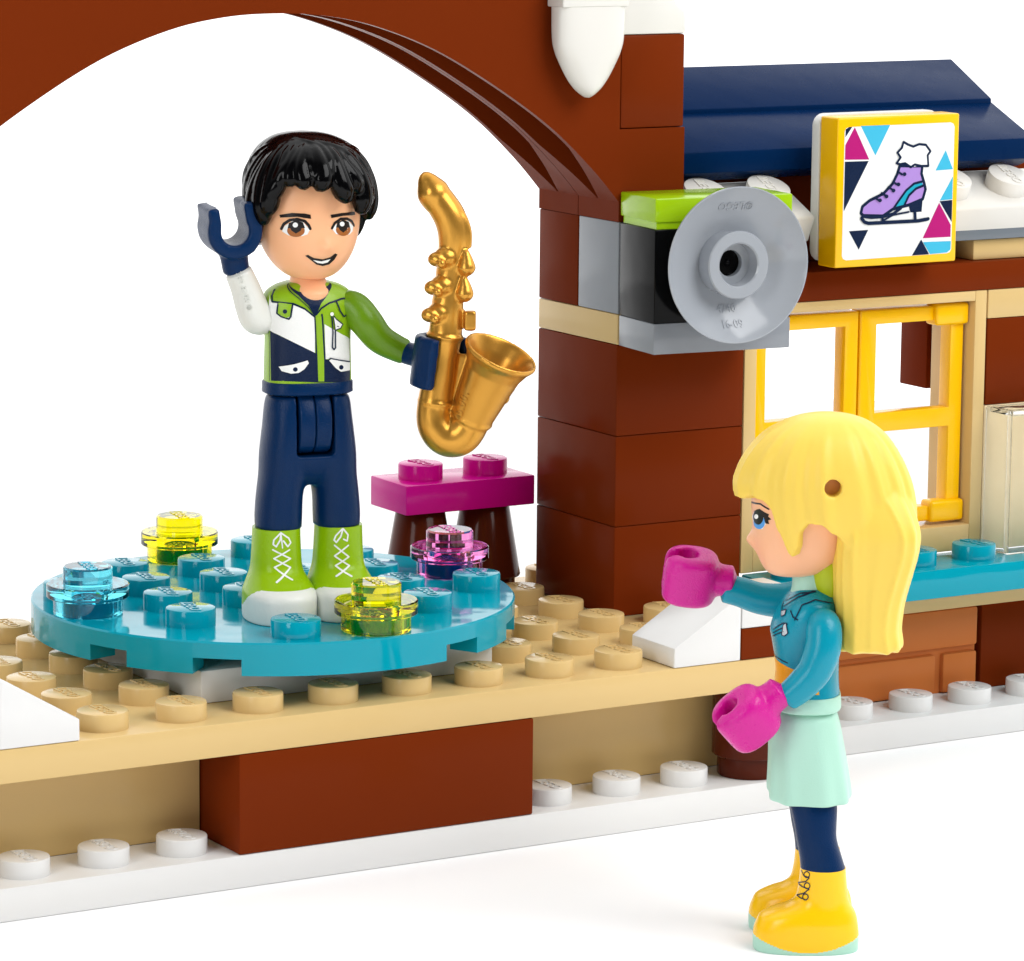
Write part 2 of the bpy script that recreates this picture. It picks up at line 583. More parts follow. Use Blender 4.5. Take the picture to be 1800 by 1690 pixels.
# ------------------------------------------------------------------ pillar
brick('brick', 'lowest brown brick of the pillar, standing on the tan stage', 'brick', 7, 9, 3, 5, 2.0, 3.2, 'brown', group='brown bricks of the pillar')
brick('brick', 'second lowest brown brick of the pillar', 'brick', 7, 9, 3, 5, 3.2, 4.4, 'brown', group='brown bricks of the pillar')
brick('brick', 'third brown brick of the pillar, right under the tan band', 'brick', 7, 9, 3, 5, 4.4, 5.6, 'brown', group='brown bricks of the pillar')
brick('plate', 'tan plate forming a band around the brown pillar', 'plate', 7, 9, 3, 5, 5.6, 6.0, 'tan')
brick('brick', 'light grey brick in the pillar beside the black toy camera', 'brick', 7, 8, 3, 4, 6.0, 7.2, 'grey')
brick('brick', 'narrow brown brick in the pillar left of the light grey brick', 'brick', 7, 8, 4, 5, 6.0, 7.2, 'brown')
brick('brick', 'brown brick at the top of the pillar behind the toy camera', 'brick', 8, 9, 3, 5, 6.0, 7.2, 'brown')
ARC = [(7.0, 7.46), (6.59, 7.9), (5.98, 8.44), (5.19, 8.97), (4.28, 9.47), (3.4, 9.79), (2.67, 9.93), (2.0, 9.965),
       (1.33, 9.93), (.6, 9.79), (-.28, 9.47), (-1.19, 8.97), (-1.98, 8.44), (-2.59, 7.9), (-3.0, 7.46)]


def arch(label, y0, y1, loc):
    pts = catmull(ARC, 6)
    n = len(pts)
    bm = bmesh.new()
    ztop = 10.8
    H = y1 - y0 - 2 * G
    rows = []
    for i, (x, z) in enumerate(pts):
        a = pts[max(i - 1, 0)]; b = pts[min(i + 1, n - 1)]
        t = Vector((b[0] - a[0], b[1] - a[1])).normalized()
        nn = Vector((t.y, -t.x))
        if nn.y < 0: nn = -nn
        dist = min(z - 7.46, 3.0)
        w = max(.1, .47 - .55 * max(dist - .05, 0))
        dep = min(.8, max(0.01, dist * 1.3)) * (1 if z < 9.6 else max(.35, 1 - (z - 9.6) * 1.6))
        dx, dz = nn.x * dep, nn.y * dep
        r = [(x, 0, ztop), (x, 0, z), (x, w * H, z), (x + dx, w * H, z + dz), (x + dx, (1 - w) * H, z + dz), (x, (1 - w) * H, z), (x, H, z), (x, H, ztop)]
        rows.append([bm.verts.new(q) for q in r])
    for a, b in zip(rows, rows[1:]):
        for k in range(8):
            bm.faces.new((a[k], a[(k + 1) % 8], b[(k + 1) % 8], b[k]))
    bm.faces.new(rows[0]); bm.faces.new(rows[-1][::-1])
    bmesh.ops.recalc_face_normals(bm, faces=bm.faces)
    o = empty('arch', label, 'arch', loc)
    span = finish(bm, 'span', 'brown', o, 30, (0, 0, -7.2))
    bm = bmesh.new()
    add_prism(bm, [(7.0, .002), (8 - G, .002), (8 - G, 1.196), (7.0, 1.196)], 0, H, 'y', .0)
    finish(bm, 'foot', 'brown', o, 30)
    bm = bmesh.new()
    add_prism(bm, [(-4 + G, .002), (-3.0, .002), (-3.0, 3.6), (-4 + G, 3.6)], 0, H, 'y', .0)
    finish(bm, 'foot', 'brown', o, 30)
    return o


arch('front brown arch spanning over the boy doll, hollow underside', 3, 4, (0, 3 + G, 7.2))
arch('rear brown arch seen behind the front arch curve', 4, 5, (0, 4 + G, 7.2))
brick('brick', 'small brown brick at the arch end under the white snow cap', 'brick', 7, 8, 3, 4, 8.4, 9.6, 'brown', bev=.028, gap=.016)
brick('brick', 'brown brick behind the arch end, left of the blue roof', 'brick', 7, 8, 4, 5, 8.4, 9.6, 'brown')
bm = bmesh.new()
add_prism(bm, [(-.992, .002), (.492, .002), (.492, .28), (.32, .42), (.32, .7), (-.992, .7)], -.49, .49, 'y', .03)
o = finish(bm, 'snow_slope', 'snow', None, 30, (7.5, 3.5, 9.6))
tag(o, 'white snow cap on top of the arch end beside the icicle', 'slope brick')
# icicle tooth, hanging down the front of the arch
bm = bmesh.new()
tooth = [(9.99, .50, .20), (9.6, .50, .20), (9.42, .47, .2), (9.25, .40, .19), (9.08, .30, .17), (8.96, .2, .15), (8.88, .10, .11), (8.84, .03, .05)]
add_loft(bm, [(z, 0, -.02, rx, ry, 1.75 + 1.7 * max(0, min(1, (z - 9.2) / .6))) for z, rx, ry in tooth[::-1]], 40, 5)
add_box(bm, -.49, .49, -.21, .18, 9.985, 10.3, .02)
bmesh.ops.translate(bm, verts=bm.verts, vec=(0, 0, -9.6))
o = finish(bm, 'icicle', 'snow', None, 50, (6.36, 2.8, 9.6))
tag(o, 'white pointed icicle hanging on the front of the brown arch', 'icicle')

# ------------------------------------------------------------------ toy camera on the pillar
tcam = empty('toy_camera', 'toy camera of black brick with lime top, fixed to the pillar', 'toy camera', (7.0, 3.0 - .012, 5.6), -0.095)
bm = bmesh.new(); add_box(bm, G, 2 - G, -1 + G, -G, 0.002, .398, .016)
finish(bm, 'base_plate', 'grey', tcam, 40)
bm = bmesh.new(); add_box(bm, G, 2 - G, -1 + G, -G, .402, 1.598, .016)
finish(bm, 'body', 'black', tcam, 40)
bm = bmesh.new(); add_box(bm, G, 2 - G, -1 + G, -G, 1.69, 1.998, .02); add_box(bm, .04, 1.96, -.96, -.04, 1.602, 1.7, .0)
finish(bm, 'top_tile', 'lime', tcam, 40)
# dish lens: axis along -y of the camera
dm = Matrix.Translation((.965, -1.0, 1.165)) @ Matrix.Rotation(math.pi / 2, 4, 'X')
lens = empty('lens_dish', None, None, (0, 0, 0)); lens.parent = tcam
bm = bmesh.new()
add_lathe(bm, [(0, .10), (.3, .10), (.31, .115), (.5, .175), (.75, .29), (.93, .42), (.985, .47), (1.0, .468), (1.0, .44), (.9, .35), (.7, .2), (.45, .06), (.3, .0), (0, .0)], 96, dm)
lens_o = finish(bm, 'dish', 'dishgrey', lens, 35)
bm = bmesh.new()
oct_in = [(.0, .2), (.12, .2), (.12, .22), (.2, .22)]
add_lathe(bm, [(.41, .1), (.435, .45), (.42, .468), (.29, .468), (.272, .45), (.272, .24), (.17, .23), (.17, .14), (0, .13)], 64, dm)
finish(bm, 'lens_ring', 'dishgrey', lens, 35)
bm = bmesh.new()
add_lathe(bm, [(.168, .1), (.168, .145), (0, .145)], 32, dm)
add_ball(bm, dm @ Vector((0, 0, .13)), .05)
finish(bm, 'lens_core', 'black', lens, 35)


PR = [(.31, .115), (.5, .175), (.75, .29), (.93, .42), (1.0, .47)]


def dish_text(body, size, cx, cy, flip=False, bold=.0):
    tm = text_mesh(body, size, 0, .008, bold)
    for v in tm.vertices:
        x, y, z = v.co
        if flip: x, y = -x, -y
        x += cx; y += cy
        r = math.hypot(x, y)
        h = .115
        for (ra, ha), (rb, hb) in zip(PR, PR[1:]):
            if ra <= r <= rb: h = ha + (hb - ha) * (r - ra) / (rb - ra)
        v.co = dm @ Vector((x, y, h + .004 + z))
    return link(tm, 'emblem_lettering', 'dishgrey', lens, 30)


dish_text("\u00a9LEGO", .15, 0.02, .74, True)
dish_text("4740", .14, -.04, -.58)
dish_text("16-09", .14, .0, -.77)

# ------------------------------------------------------------------ kiosk wall: window, counter, lower wall
win = empty('window', 'tan window frame with two open yellow lattice shutters', 'window', (11, 3, 2.4))
bm = bmesh.new()
for b in ((-2 + G, -1.8, G, .99, 0.002, 3.598), (1.8, 2 - G, G, .99, .002, 3.598), (-1.8, 1.8, G + .001, .989, 3.46, 3.597), (-1.8, 1.8, G + .001, .989, .003, .36)):
    add_box(bm, *b, .012)
finish(bm, 'frame', 'tan', win, 40)


def shutter(x0, x1, hinge_right):
    w = x1 - x0
    bm = bmesh.new()
    add_box(bm, x0, x1, .2, .45, .42, 3.4, .02)
    cut = bmesh.new()
    l, r = (.27, .22)
    zz = [(.62, 1.72), (1.98, 3.2)]
    for a, b in zz:
        add_box(cut, x0 + l, x1 - r, .0, .8, a, b, .0)
    me = bpy.data.meshes.new('x'); bm.to_mesh(me); bm.free()
    o = bpy.data.objects.new('x', me); COL.objects.link(o)
    cm = bpy.data.meshes.new('c'); cut.to_mesh(cm); cut.free()
    co = bpy.data.objects.new('c', cm); COL.objects.link(co)
    b = o.modifiers.new('b', 'BOOLEAN'); b.object = co; b.operation = 'DIFFERENCE'; b.solver = 'EXACT'
    bv = o.modifiers.new('v', 'BEVEL'); bv.width = .02; bv.segments = 2; bv.limit_method = 'ANGLE'
    dg = bpy.context.evaluated_depsgraph_get(); dg.update()
    m2 = bpy.data.meshes.new_from_object(o.evaluated_get(dg))
    bpy.data.objects.remove(o); bpy.data.objects.remove(co)
    sh = link(m2, 'shutter', 'yellow', win, 40)
    for z in (.42, 3.15):
        bm = bmesh.new()
        hx = x1 - .26 if hinge_right else x0 + .26
        add_box(bm, hx - .27, hx + .29, .12, .4, z - .02, z + .28, .05, 3)
        finish(bm, 'hinge', 'yellow', sh, 40)
    return sh


shutter(-1.79, -.015, False)
shutter(.015, 1.76, True)

brick('counter', 'long turquoise studded plate used as counter below the window', 'plate', 9, 17, 2, 3, 2.0, 2.4, 'azure', [(x + .5, 2.5) for x in (9, 10, 11, 12)])
brick('plate', 'thin tan plate under the turquoise counter', 'plate', 9, 17, 2.93, 4, 1.6, 2.0, 'tan')
# profiled brick
bm = bmesh.new()
add_box(bm, -3.0, 2 - G, .06, .99, .002, 1.197, .0)
rows = [(.62, 1.19, [(-3.0, 1.98)]), (.01, .56, [(-3.0, .86), (.98, 1.98)])]
rows = [(.645, 1.19, [(-3.0, 1.98)]), (.01, .565, [(-3.0, 1.27), (1.4, 1.98)])]
for z0, z1, xs in rows:
    for x0, x1 in xs:
        add_box(bm, x0, x1, G - .03, .5, z0, z1, .035, 2)
o = finish(bm, 'profile_brick', 'nougat', None, 40, (11, 3, .4))
tag(o, 'medium brown brick with masonry grooves under the counter', 'brick')
brick('brick', 'plain brown brick right of the grooved brick, below the counter', 'brick', 13.06, 17, 3, 4, .4, 1.6, 'brown')
brick('brick', 'tan brick on the counter behind the clear box', 'brick', 13, 17, 3, 4, 2.4, 4.4, 'cream')
brick('brick', 'brown brick right of the window above the clear box', 'brick', 13.01, 17, 3, 4, 4.4, 5.6, 'brown')
brick('plate', 'tan plate right of the window top', 'plate', 13.01, 17, 3, 4, 5.6, 6.0, 'tan')
brick('brick', 'brown brick inside the kiosk, seen through the right shutter', 'brick', 13.0, 15, 4.36, 5.0, 4.45, 5.65, 'brown')
cb = empty('display_box', 'clear transparent box on the turquoise counter at the right edge', 'box', (14.5, 2.7, 2.404))
bm = bmesh.new()
add_box(bm, -1.49, 1.49, -.29, -.2, 0, 1.99, .015)
finish(bm, 'front_pane', 'c_clear', cb, 40)
bm = bmesh.new()
add_box(bm, -1.49, -1.40, -.197, .28, 0, 1.99, .015)
finish(bm, 'side_pane', 'c_clear', cb, 40)
bm = bmesh.new()
add_box(bm, -1.397, 1.49, -.197, .28, 1.9, 1.99, .015)
finish(bm, 'top_pane', 'c_clear', cb, 40)

brick('beam', 'long brown plate along the top of the window', 'plate', 9, 17, 3, 5, 6.0, 6.4, 'brown')
brick('tile', 'small tan tile under the snowy eave right of the sign', 'tile', 12.82, 17, 3.12, 4, 6.402, 6.68, 'tan')
brick('plate', 'thin grey plate under the snowy eave', 'plate', 11.5, 17, 3.02, 4, 6.69, 6.86, 'midgrey')
brick('brick', 'dark brown brick in the gap behind the sign', 'brick', 9, 17, 4.05, 5, 6.4, 7.62, 'brown')


def snow(label, x0, x1, studs):
    o = empty('snow_plate', label, 'snow plate', (0, 2.88, 7.15))
    o.rotation_euler = (math.radians(25), 0, 0)
    bm = bmesh.new()
    add_box(bm, x0, x1, 0, 1.0, -.4, 0, .04, 3)
    b = finish(bm, 'body', 'snow', o, 40)
    me = stud_mesh('snow')
    for x in studs:
        s = bpy.data.objects.new('stud', me); COL.objects.link(s); s.parent = b; s.location = (x, .5, 0)
    return o


snow('tilted white snow plate behind the toy camera', 8.02, 10.02, (8.5, 9.5))
snow('tilted white snow plate right of the sign, under the blue roof', 11.9, 17, (12.5, 13.5, 14.5))

# roof
def roof(label, y0, y1, z0, z1, x1, group='blue roof rows'):
    o = empty('roof_row', label, 'roof', (8.0, y0, z0), 0, group)
    d, h = y1 - y0, z1 - z0
    bm = bmesh.new()
    add_prism(bm, [(0, 0), (d + .05, h), (d + .05, h - .35), (.35, -.42), (0, -.28 if y0 < 3.6 else -.1)], G, x1 - 8, 'x', .022)
    finish(bm, 'slope', 'navy', o, 30)
    return o


roof('lower row of dark blue roof slopes', 3.38, 4.36, 8.02, 8.47, 14.02)
roof('upper row of dark blue roof slopes with the ridge', 4.34, 5.25, 8.5, 9.0, 14.0)

# sign
sg = empty('sign', 'square yellow sign showing a lilac ice skate', 'sign', (11, 2.42, 6.5))
bm = bmesh.new(); add_box(bm, -1 + G, 1 - G, 0, .4, 0.01, 1.99, .025, 3)
finish(bm, 'tile', 'yellow', sg, 40)
bm = bmesh.new()
rr = .16
pl = []
for cx, cz, a0 in ((.98 - rr, .02 + rr, -90), (.98 - rr, 1.98 - rr, 0), (-.98 + rr, 1.98 - rr, 90), (-.98 + rr, .02 + rr, 180)):
    for k in range(6):
        a = math.radians(a0 + 90 * k / 5)
        pl.append((cx + rr * math.cos(a), cz + rr * math.sin(a)))
add_prism(bm, [(a - .02, b + .03) for a, b in pl], .41, .58, 'y', .012)
finish(bm, 'bracket', 'white', sg, 30)

# ------------------------------------------------------------------ prints: flat ink shapes laid on a surface


def stroke(pts, w, closed=False):
    """outline polygons of a polyline with width w: one quad per leg plus round joints"""
    out = []
    P = [Vector(p) for p in pts]
    n = len(P)
    for i in range(n if closed else n - 1):
        a, b = P[i], P[(i + 1) % n]
        d = (b - a)
        if d.length < 1e-6: continue
        d.normalize(); q = Vector((-d.y, d.x)) * w / 2
        out.append([tuple(a + q), tuple(b + q), tuple(b - q), tuple(a - q)])
    for p in P:
        out.append([(p.x + w / 2 * math.cos(k * math.pi / 4), p.y + w / 2 * math.sin(k * math.pi / 4)) for k in range(8)])
    return out


def inside(p, poly):
    x, y = p; c = False
    n = len(poly)
    for i in range(n):
        x1, y1 = poly[i]; x2, y2 = poly[i - 1]
        if (y1 > y) != (y2 > y) and x < (x2 - x1) * (y - y1) / (y2 - y1) + x1: c = not c
    return c


def tri_fill(poly, step):
    """2D polygon -> (points, triangles) with inner grid points so it can follow a curved surface"""
    P = []
    n = len(poly)
    for i in range(n):
        a, b = Vector(poly[i]), Vector(poly[(i + 1) % n])
        k = max(1, int((b - a).length / step))
        for s in range(k): P.append(a.lerp(b, s / k))
    nb = len(P)
    if nb < 3: return [], []
    xs = [p.x for p in P]; ys = [p.y for p in P]
    ring = [tuple(p) for p in P]
    x = min(xs) + step / 2
    while x < max(xs):
        y = min(ys) + step / 2
        while y < max(ys):
            if inside((x, y), ring): P.append(Vector((x, y)))
            y += step
        x += step
    v, e, f, *_ = delaunay_2d_cdt(P, [(i, (i + 1) % nb) for i in range(nb)], [], 1, 1e-5)
    return v, f


def put_print(name, target, parent, shapes, mapping, lift=0.003, step=0.05):
    """shapes: list of (ink, polygon, item number); mapping(u, v) -> (origin, direction) in the target's space; later shapes lie on top"""
    me = target.data
    bvh = BVHTree.FromPolygons([v.co for v in me.vertices], [tuple(p.vertices) for p in me.polygons])
    mats = []
    bm = bmesh.new()
    for li, (ink, poly, it) in enumerate(shapes):
        if ink not in mats: mats.append(ink)
        mi = mats.index(ink)
        pts, tris = tri_fill(poly, step)
        vs = []
        for q in pts:
            o, d = mapping(q[0], q[1])
            h = bvh.ray_cast(Vector(o), Vector(d))
            vs.append(None if h[0] is None else bm.verts.new(h[0] + h[1] * (lift + .0004 * it + .00005 * li) * (1 if h[1].dot(Vector(d)) < 0 else -1)))
        for t in tris:
            if all(vs[i] is not None for i in t) and len(set(t)) == len(t):
                try:
                    f = bm.faces.new([vs[i] for i in t]); f.material_index = mi
                except ValueError:
                    pass
    me2 = bpy.data.meshes.new(name)
    bm.to_mesh(me2); bm.free()
    idx = [p.material_index for p in me2.polygons]
    o = link(me2, name, mats, parent, 180)
    for p, i in zip(o.data.polygons, idx): p.material_index = i
    return o


def around(cx, cy, rad=0.5):
    """cylindrical mapping about a vertical axis: u = arc length at radius rad from -y, v = height"""
    def f(u, v):
        u /= rad
        d = Vector((math.sin(u), -math.cos(u), 0))
        return (Vector((cx, cy, v)) + d * 4, -d)
    return f


# PRINTS-BEGIN
PRINTS = {
    'boy_torso': [
        ('fill','ink_navy',[(-1.3005,3.4962),(-1.0679,3.4633),(-0.8869,3.4238),(-0.7097,3.3811),(-0.5162,3.3363),(-0.2953,3.2899),(-0.0457,3.2425),(0.3279,3.1606),(0.5828,3.1255),(0.8243,3.0877),(1.1282,3.041),(1.1334,2.9489),(1.1101,2.872),(0.8388,2.8721),(0.6058,2.8784),(0.3611,2.8819),(0.0936,2.884),(-0.1838,2.8914),(-0.4379,2.8981),(-0.6569,2.9035),(-0.8491,2.9067),(-1.0349,2.9067),(-1.2577,2.9002),(-1.2678,2.9994),(-1.2785,3.0985),(-1.29,3.1975),(-1.3012,3.2965),(-1.307,3.3959)],0),
        ('fill','ink_white',[(-1.3693,3.9249),(-1.2202,3.8389),(-1.0552,3.8375),(-0.8741,3.83),(-0.6884,3.8202),(-0.413,3.7749),(-0.0659,3.6814),(-0.0627,3.5722),(-0.0555,3.462),(-0.0499,3.3521),(-0.0457,3.2425),(-0.2953,3.2902),(-0.5162,3.3368),(-0.7096,3.3819),(-0.8868,3.4249),(-1.0677,3.4646),(-1.3002,3.4977),(-1.3909,3.5181),(-1.3519,3.6272),(-1.3152,3.736),(-1.3034,3.8334)],0),
        ('fill','ink_white',[(0.2433,3.5857),(0.5113,3.5215),(0.7766,3.4543),(1.1122,3.3782),(1.1154,3.2803),(1.1118,3.1828),(1.1075,3.0852),(0.7441,3.1285),(0.4304,3.1616),(0.3279,3.1606),(0.3103,3.2666),(0.2911,3.3727),(0.2684,3.4791)],0),
        ('fill','ink_lime',[(-0.0254,3.6733),(0.1662,3.6933),(0.1822,3.5882),(0.2078,3.4821),(0.2321,3.376),(0.2531,3.2703),(0.2727,3.1646),(0.2798,3.0287),(0.2814,2.8932),(0.0757,2.8964),(0.0672,2.9931),(0.0571,3.0899),(0.0448,3.187),(0.0316,3.2842),(0.0178,3.3814),(0.0024,3.4789),(-0.0138,3.5765)],0),
        ('line','ink_navy',[(-0.0739,3.689),(-0.0039,3.2908),(0.0579,2.9012)],0.0199),
        ('line','ink_navy',[(0.1585,3.7009),(0.2375,3.4096),(0.2992,3.1488)],0.023),
        ('fill','ink_navy',[(-1.0937,4.0427),(-0.6152,3.9692),(-0.2566,3.951),(0.1453,3.9571),(0.5881,4.0137),(1.0202,4.053),(0.5388,3.9588),(0.1598,3.835),(-0.0578,3.6813),(-0.2626,3.8105),(-0.5887,3.9277)],0),
        ('line','ink_navy',[(-1.3316,3.9795),(-1.2075,3.8499),(-0.9983,3.8463),(-0.6919,3.8348),(-0.3766,3.7746),(-0.0659,3.6738)],0.0199),
        ('line','ink_navy',[(1.5153,3.9944),(1.2319,3.866),(0.8326,3.8713),(0.4076,3.831),(0.1455,3.776),(-0.025,3.7035)],0.0199),
        ('line','ink_navy',[(1.1245,3.883),(1.3643,3.8628)],0.0184),
        ('line','ink_navy',[(-1.1483,4.0443),(-0.5769,3.8995),(-0.2629,3.7884),(-0.0739,3.689)],0.0092),
        ('fill','ink_lime',[(-1.0427,3.8452),(-1.0593,3.7176),(-0.8415,3.6698),(-0.752,3.6858),(-0.706,3.8274)],0),
        ('line','ink_navy',[(-1.0447,3.8496),(-1.0593,3.7176),(-0.9606,3.6826),(-0.7818,3.6553),(-0.7367,3.6859),(-0.706,3.8274)],0.0184),
        ('fill','ink_navy',[(-0.8231,3.7453),(-0.8251,3.7374),(-0.8319,3.7302),(-0.8427,3.7244),(-0.8565,3.7206),(-0.8717,3.7191),(-0.8872,3.7201),(-0.9016,3.7235),(-0.913,3.7289),(-0.9205,3.7359),(-0.9234,3.7438),(-0.9216,3.7517),(-0.9152,3.7589),(-0.9046,3.7647),(-0.8907,3.7686),(-0.8758,3.77),(-0.8604,3.769),(-0.846,3.7656),(-0.8343,3.7601),(-0.8264,3.7531)],0),
        ('line','ink_navy',[(0.6415,3.8404),(0.7044,3.7338),(0.8165,3.6613),(1.053,3.6992),(1.1324,3.7507),(1.0037,3.8714)],0.0184),
        ('line','ink_navy',[(0.4529,3.6729),(0.5163,3.4805),(0.5193,3.2971),(0.5715,3.2728),(0.6159,3.2945),(0.5814,3.5401),(0.5104,3.6639)],0.0169),
        ('fill','ink_white',[(0.5155,3.7016),(0.5125,3.6947),(0.5046,3.6886),(0.4925,3.6839),(0.4775,3.681),(0.4607,3.6803),(0.444,3.6818),(0.4294,3.6853),(0.4179,3.6906),(0.4107,3.6971),(0.4085,3.7041),(0.4115,3.711),(0.4196,3.7172),(0.432,3.7219),(0.4471,3.7248),(0.4641,3.7255),(0.4807,3.724),(0.4953,3.7204),(0.5064,3.7152),(0.5134,3.7087)],0),
        ('fill','ink_white',[(0.5106,3.6791),(0.6055,3.6386),(0.7866,3.5711),(0.7171,3.528),(0.5868,3.5123)],0),
        ('line','ink_navy',[(0.5106,3.6791),(0.5866,3.6391),(0.7866,3.5711),(0.7284,3.5276),(0.5874,3.5093)],0.0123),
        ('line','ink_navy',[(0.6168,3.5543),(0.6753,3.5463)],0.0077),
        ('fill','ink_white',[(-1.0362,3.0803),(-0.697,3.1117),(-0.3004,3.1572),(-0.259,3.1231),(-0.4,3.0517),(-0.5653,3.0077),(-0.7602,3.0008),(-0.969,3.0289)],0),
        ('fill','ink_navy',[(-0.5893,3.0504),(-0.5923,3.042),(-0.6009,3.0344),(-0.6142,3.0285),(-0.6311,3.0246),(-0.6495,3.0234),(-0.6676,3.0248),(-0.6837,3.0287),(-0.6963,3.0348),(-0.7043,3.0425),(-0.7072,3.0509),(-0.7043,3.0594),(-0.6962,3.067),(-0.6835,3.073),(-0.6674,3.0768),(-0.6493,3.0781),(-0.6309,3.0767),(-0.6141,3.0727),(-0.6008,3.0666),(-0.5922,3.0589)],0),
        ('fill','ink_white',[(0.4316,3.1433),(0.4899,3.1604),(0.7644,3.1308),(1.0807,3.0931),(1.078,3.0016),(0.7797,2.999),(0.6299,3.0469)],0),
        ('fill','ink_navy',[(0.8526,3.0493),(0.8494,3.0409),(0.8403,3.0337),(0.8262,3.0282),(0.808,3.0251),(0.7876,3.0246),(0.7679,3.0267),(0.7504,3.0313),(0.7363,3.0379),(0.7271,3.0459),(0.7239,3.0545),(0.7268,3.0629),(0.7358,3.0702),(0.7497,3.0757),(0.7671,3.079),(0.787,3.0796),(0.8075,3.0774),(0.8258,3.0727),(0.8401,3.066),(0.8493,3.0579)],0),
        ('line','ink_navy',[(0.3903,3.1472),(0.4619,3.1701),(1.0808,3.1023)],0.0138),
        ('line','ink_navy',[(-1.4384,3.5303),(-1.3155,3.4999),(-1.2813,2.9018)],0.0092),
    ],
    'boy_face': [
        ('fill','ink_white',[(-0.9042,4.7126),(-0.8457,4.7747),(-0.6918,4.8384),(-0.4973,4.8404),(-0.3498,4.7351),(-0.3995,4.6825),(-0.4991,4.6628),(-0.7753,4.6679)],0),
        ('fill','ink_brown',[(-0.449,4.7278),(-0.4576,4.7045),(-0.4824,4.6834),(-0.5211,4.6665),(-0.5698,4.6554),(-0.6239,4.6511),(-0.6781,4.654),(-0.727,4.6638),(-0.7657,4.6796),(-0.7897,4.7002),(-0.7968,4.7233),(-0.7866,4.7469),(-0.7601,4.7685),(-0.7207,4.786),(-0.672,4.7975),(-0.619,4.802),(-0.5664,4.7989),(-0.5191,4.7885),(-0.4815,4.772),(-0.4573,4.7511)],0),
        ('fill','ink_black',[(-0.7822,4.7538),(-0.7544,4.8146),(-0.6184,4.8514),(-0.4852,4.8254),(-0.4439,4.758),(-0.51,4.7578),(-0.5276,4.7276),(-0.622,4.692),(-0.7078,4.7253),(-0.7315,4.755)],0),
        ('fill','ink_white',[(-0.5802,4.7949),(-0.5855,4.7818),(-0.5999,4.7712),(-0.6205,4.7651),(-0.6435,4.7648),(-0.6641,4.7703),(-0.6781,4.7806),(-0.6828,4.7935),(-0.6774,4.8066),(-0.663,4.8173),(-0.6423,4.8234),(-0.6195,4.8237),(-0.5991,4.8181),(-0.5851,4.8079)],0),
        ('line','ink_black',[(-0.915,4.7424),(-0.8575,4.8014),(-0.7413,4.8494),(-0.5942,4.8636),(-0.4486,4.8405),(-0.375,4.7924),(-0.3424,4.7501)],0.0338),
        ('fill','ink_white',[(0.1256,4.7345),(0.1858,4.7855),(0.3023,4.8269),(0.4986,4.8267),(0.6681,4.7506),(0.661,4.6905),(0.5632,4.6576),(0.2085,4.6763)],0),
        ('fill','ink_brown',[(0.5907,4.7123),(0.5841,4.6901),(0.5553,4.6713),(0.5097,4.6574),(0.4527,4.6496),(0.3913,4.6486),(0.3317,4.6545),(0.2791,4.6667),(0.2378,4.6841),(0.2115,4.7051),(0.2014,4.7278),(0.208,4.75),(0.2307,4.7694),(0.2683,4.7842),(0.3168,4.7928),(0.3728,4.7943),(0.4323,4.7884),(0.4894,4.7757),(0.539,4.7574),(0.5742,4.7355)],0),
        ('fill','ink_black',[(0.2023,4.7549),(0.2281,4.8143),(0.364,4.8427),(0.5181,4.8108),(0.5644,4.7408),(0.4896,4.7443),(0.4694,4.7149),(0.3848,4.6882),(0.2948,4.7218),(0.2618,4.753)],0),
        ('fill','ink_white',[(0.4061,4.79),(0.4009,4.7778),(0.3844,4.7685),(0.3604,4.7639),(0.3338,4.7648),(0.3092,4.7713),(0.2925,4.7818),(0.286,4.7944),(0.2909,4.8066),(0.3063,4.8161),(0.3299,4.8207),(0.3564,4.8198),(0.3808,4.8133),(0.3989,4.8027)],0),
        ('line','ink_black',[(0.1133,4.7498),(0.1701,4.8085),(0.3014,4.854),(0.4628,4.8508),(0.6066,4.8141),(0.6946,4.7567)],0.0322),
        ('fill','ink_black',[(-0.951,4.9061),(-0.6923,4.9353),(-0.4488,4.93),(-0.3381,4.9148),(-0.3256,4.867),(-0.5942,4.892),(-0.7562,4.8842),(-0.9282,4.8741)],0),
        ('fill','ink_black',[(0.0754,4.9083),(0.3325,4.9233),(0.7012,4.922),(0.7243,4.8832),(0.3632,4.8878),(0.0921,4.8705)],0),
        ('fill','ink_black',[(-0.4456,4.4273),(-0.386,4.4383),(-0.2606,4.3989),(-0.0562,4.3806),(0.1204,4.403),(0.2284,4.4459),(0.2982,4.4294),(0.244,4.3693),(0.1305,4.3131),(-0.0279,4.2978),(-0.1916,4.3196),(-0.3206,4.3727)],0),
        ('fill','ink_white',[(-0.2725,4.374),(-0.0794,4.3559),(0.1373,4.379),(0.0765,4.3399),(-0.0395,4.3267),(-0.1717,4.3399)],0),
    ],
    'boy_boot_a': [
        ('line','ink_white',[(-0.4252,0.8743),(0.279,0.7582),(-0.3538,0.6619),(0.1798,0.5205)],0.0193),
        ('line','ink_white',[(0.2505,0.8661),(-0.376,0.7677),(0.2565,0.6528),(-0.2743,0.5019)],0.0193),
        ('line','ink_white',[(-0.1161,1.0781),(-0.3773,0.9929),(-0.4048,0.9389),(-0.2885,0.9111),(-0.1367,0.9921),(-0.1022,1.078),(0.2122,1.0072),(0.2997,0.9508),(0.1744,0.9068),(-0.0092,0.9795)],0.0193),
        ('line','ink_white',[(-0.1161,1.0997),(-0.045,0.8939)],0.015),
    ],
    'boy_boot_b': [
        ('line','ink_white',[(-0.4384,0.8854),(0.1193,0.7408),(-0.3959,0.6403),(0.0907,0.5217)],0.0193),
        ('line','ink_white',[(0.1051,0.881),(-0.4349,0.7565),(0.1196,0.6351),(-0.351,0.5262)],0.0193),
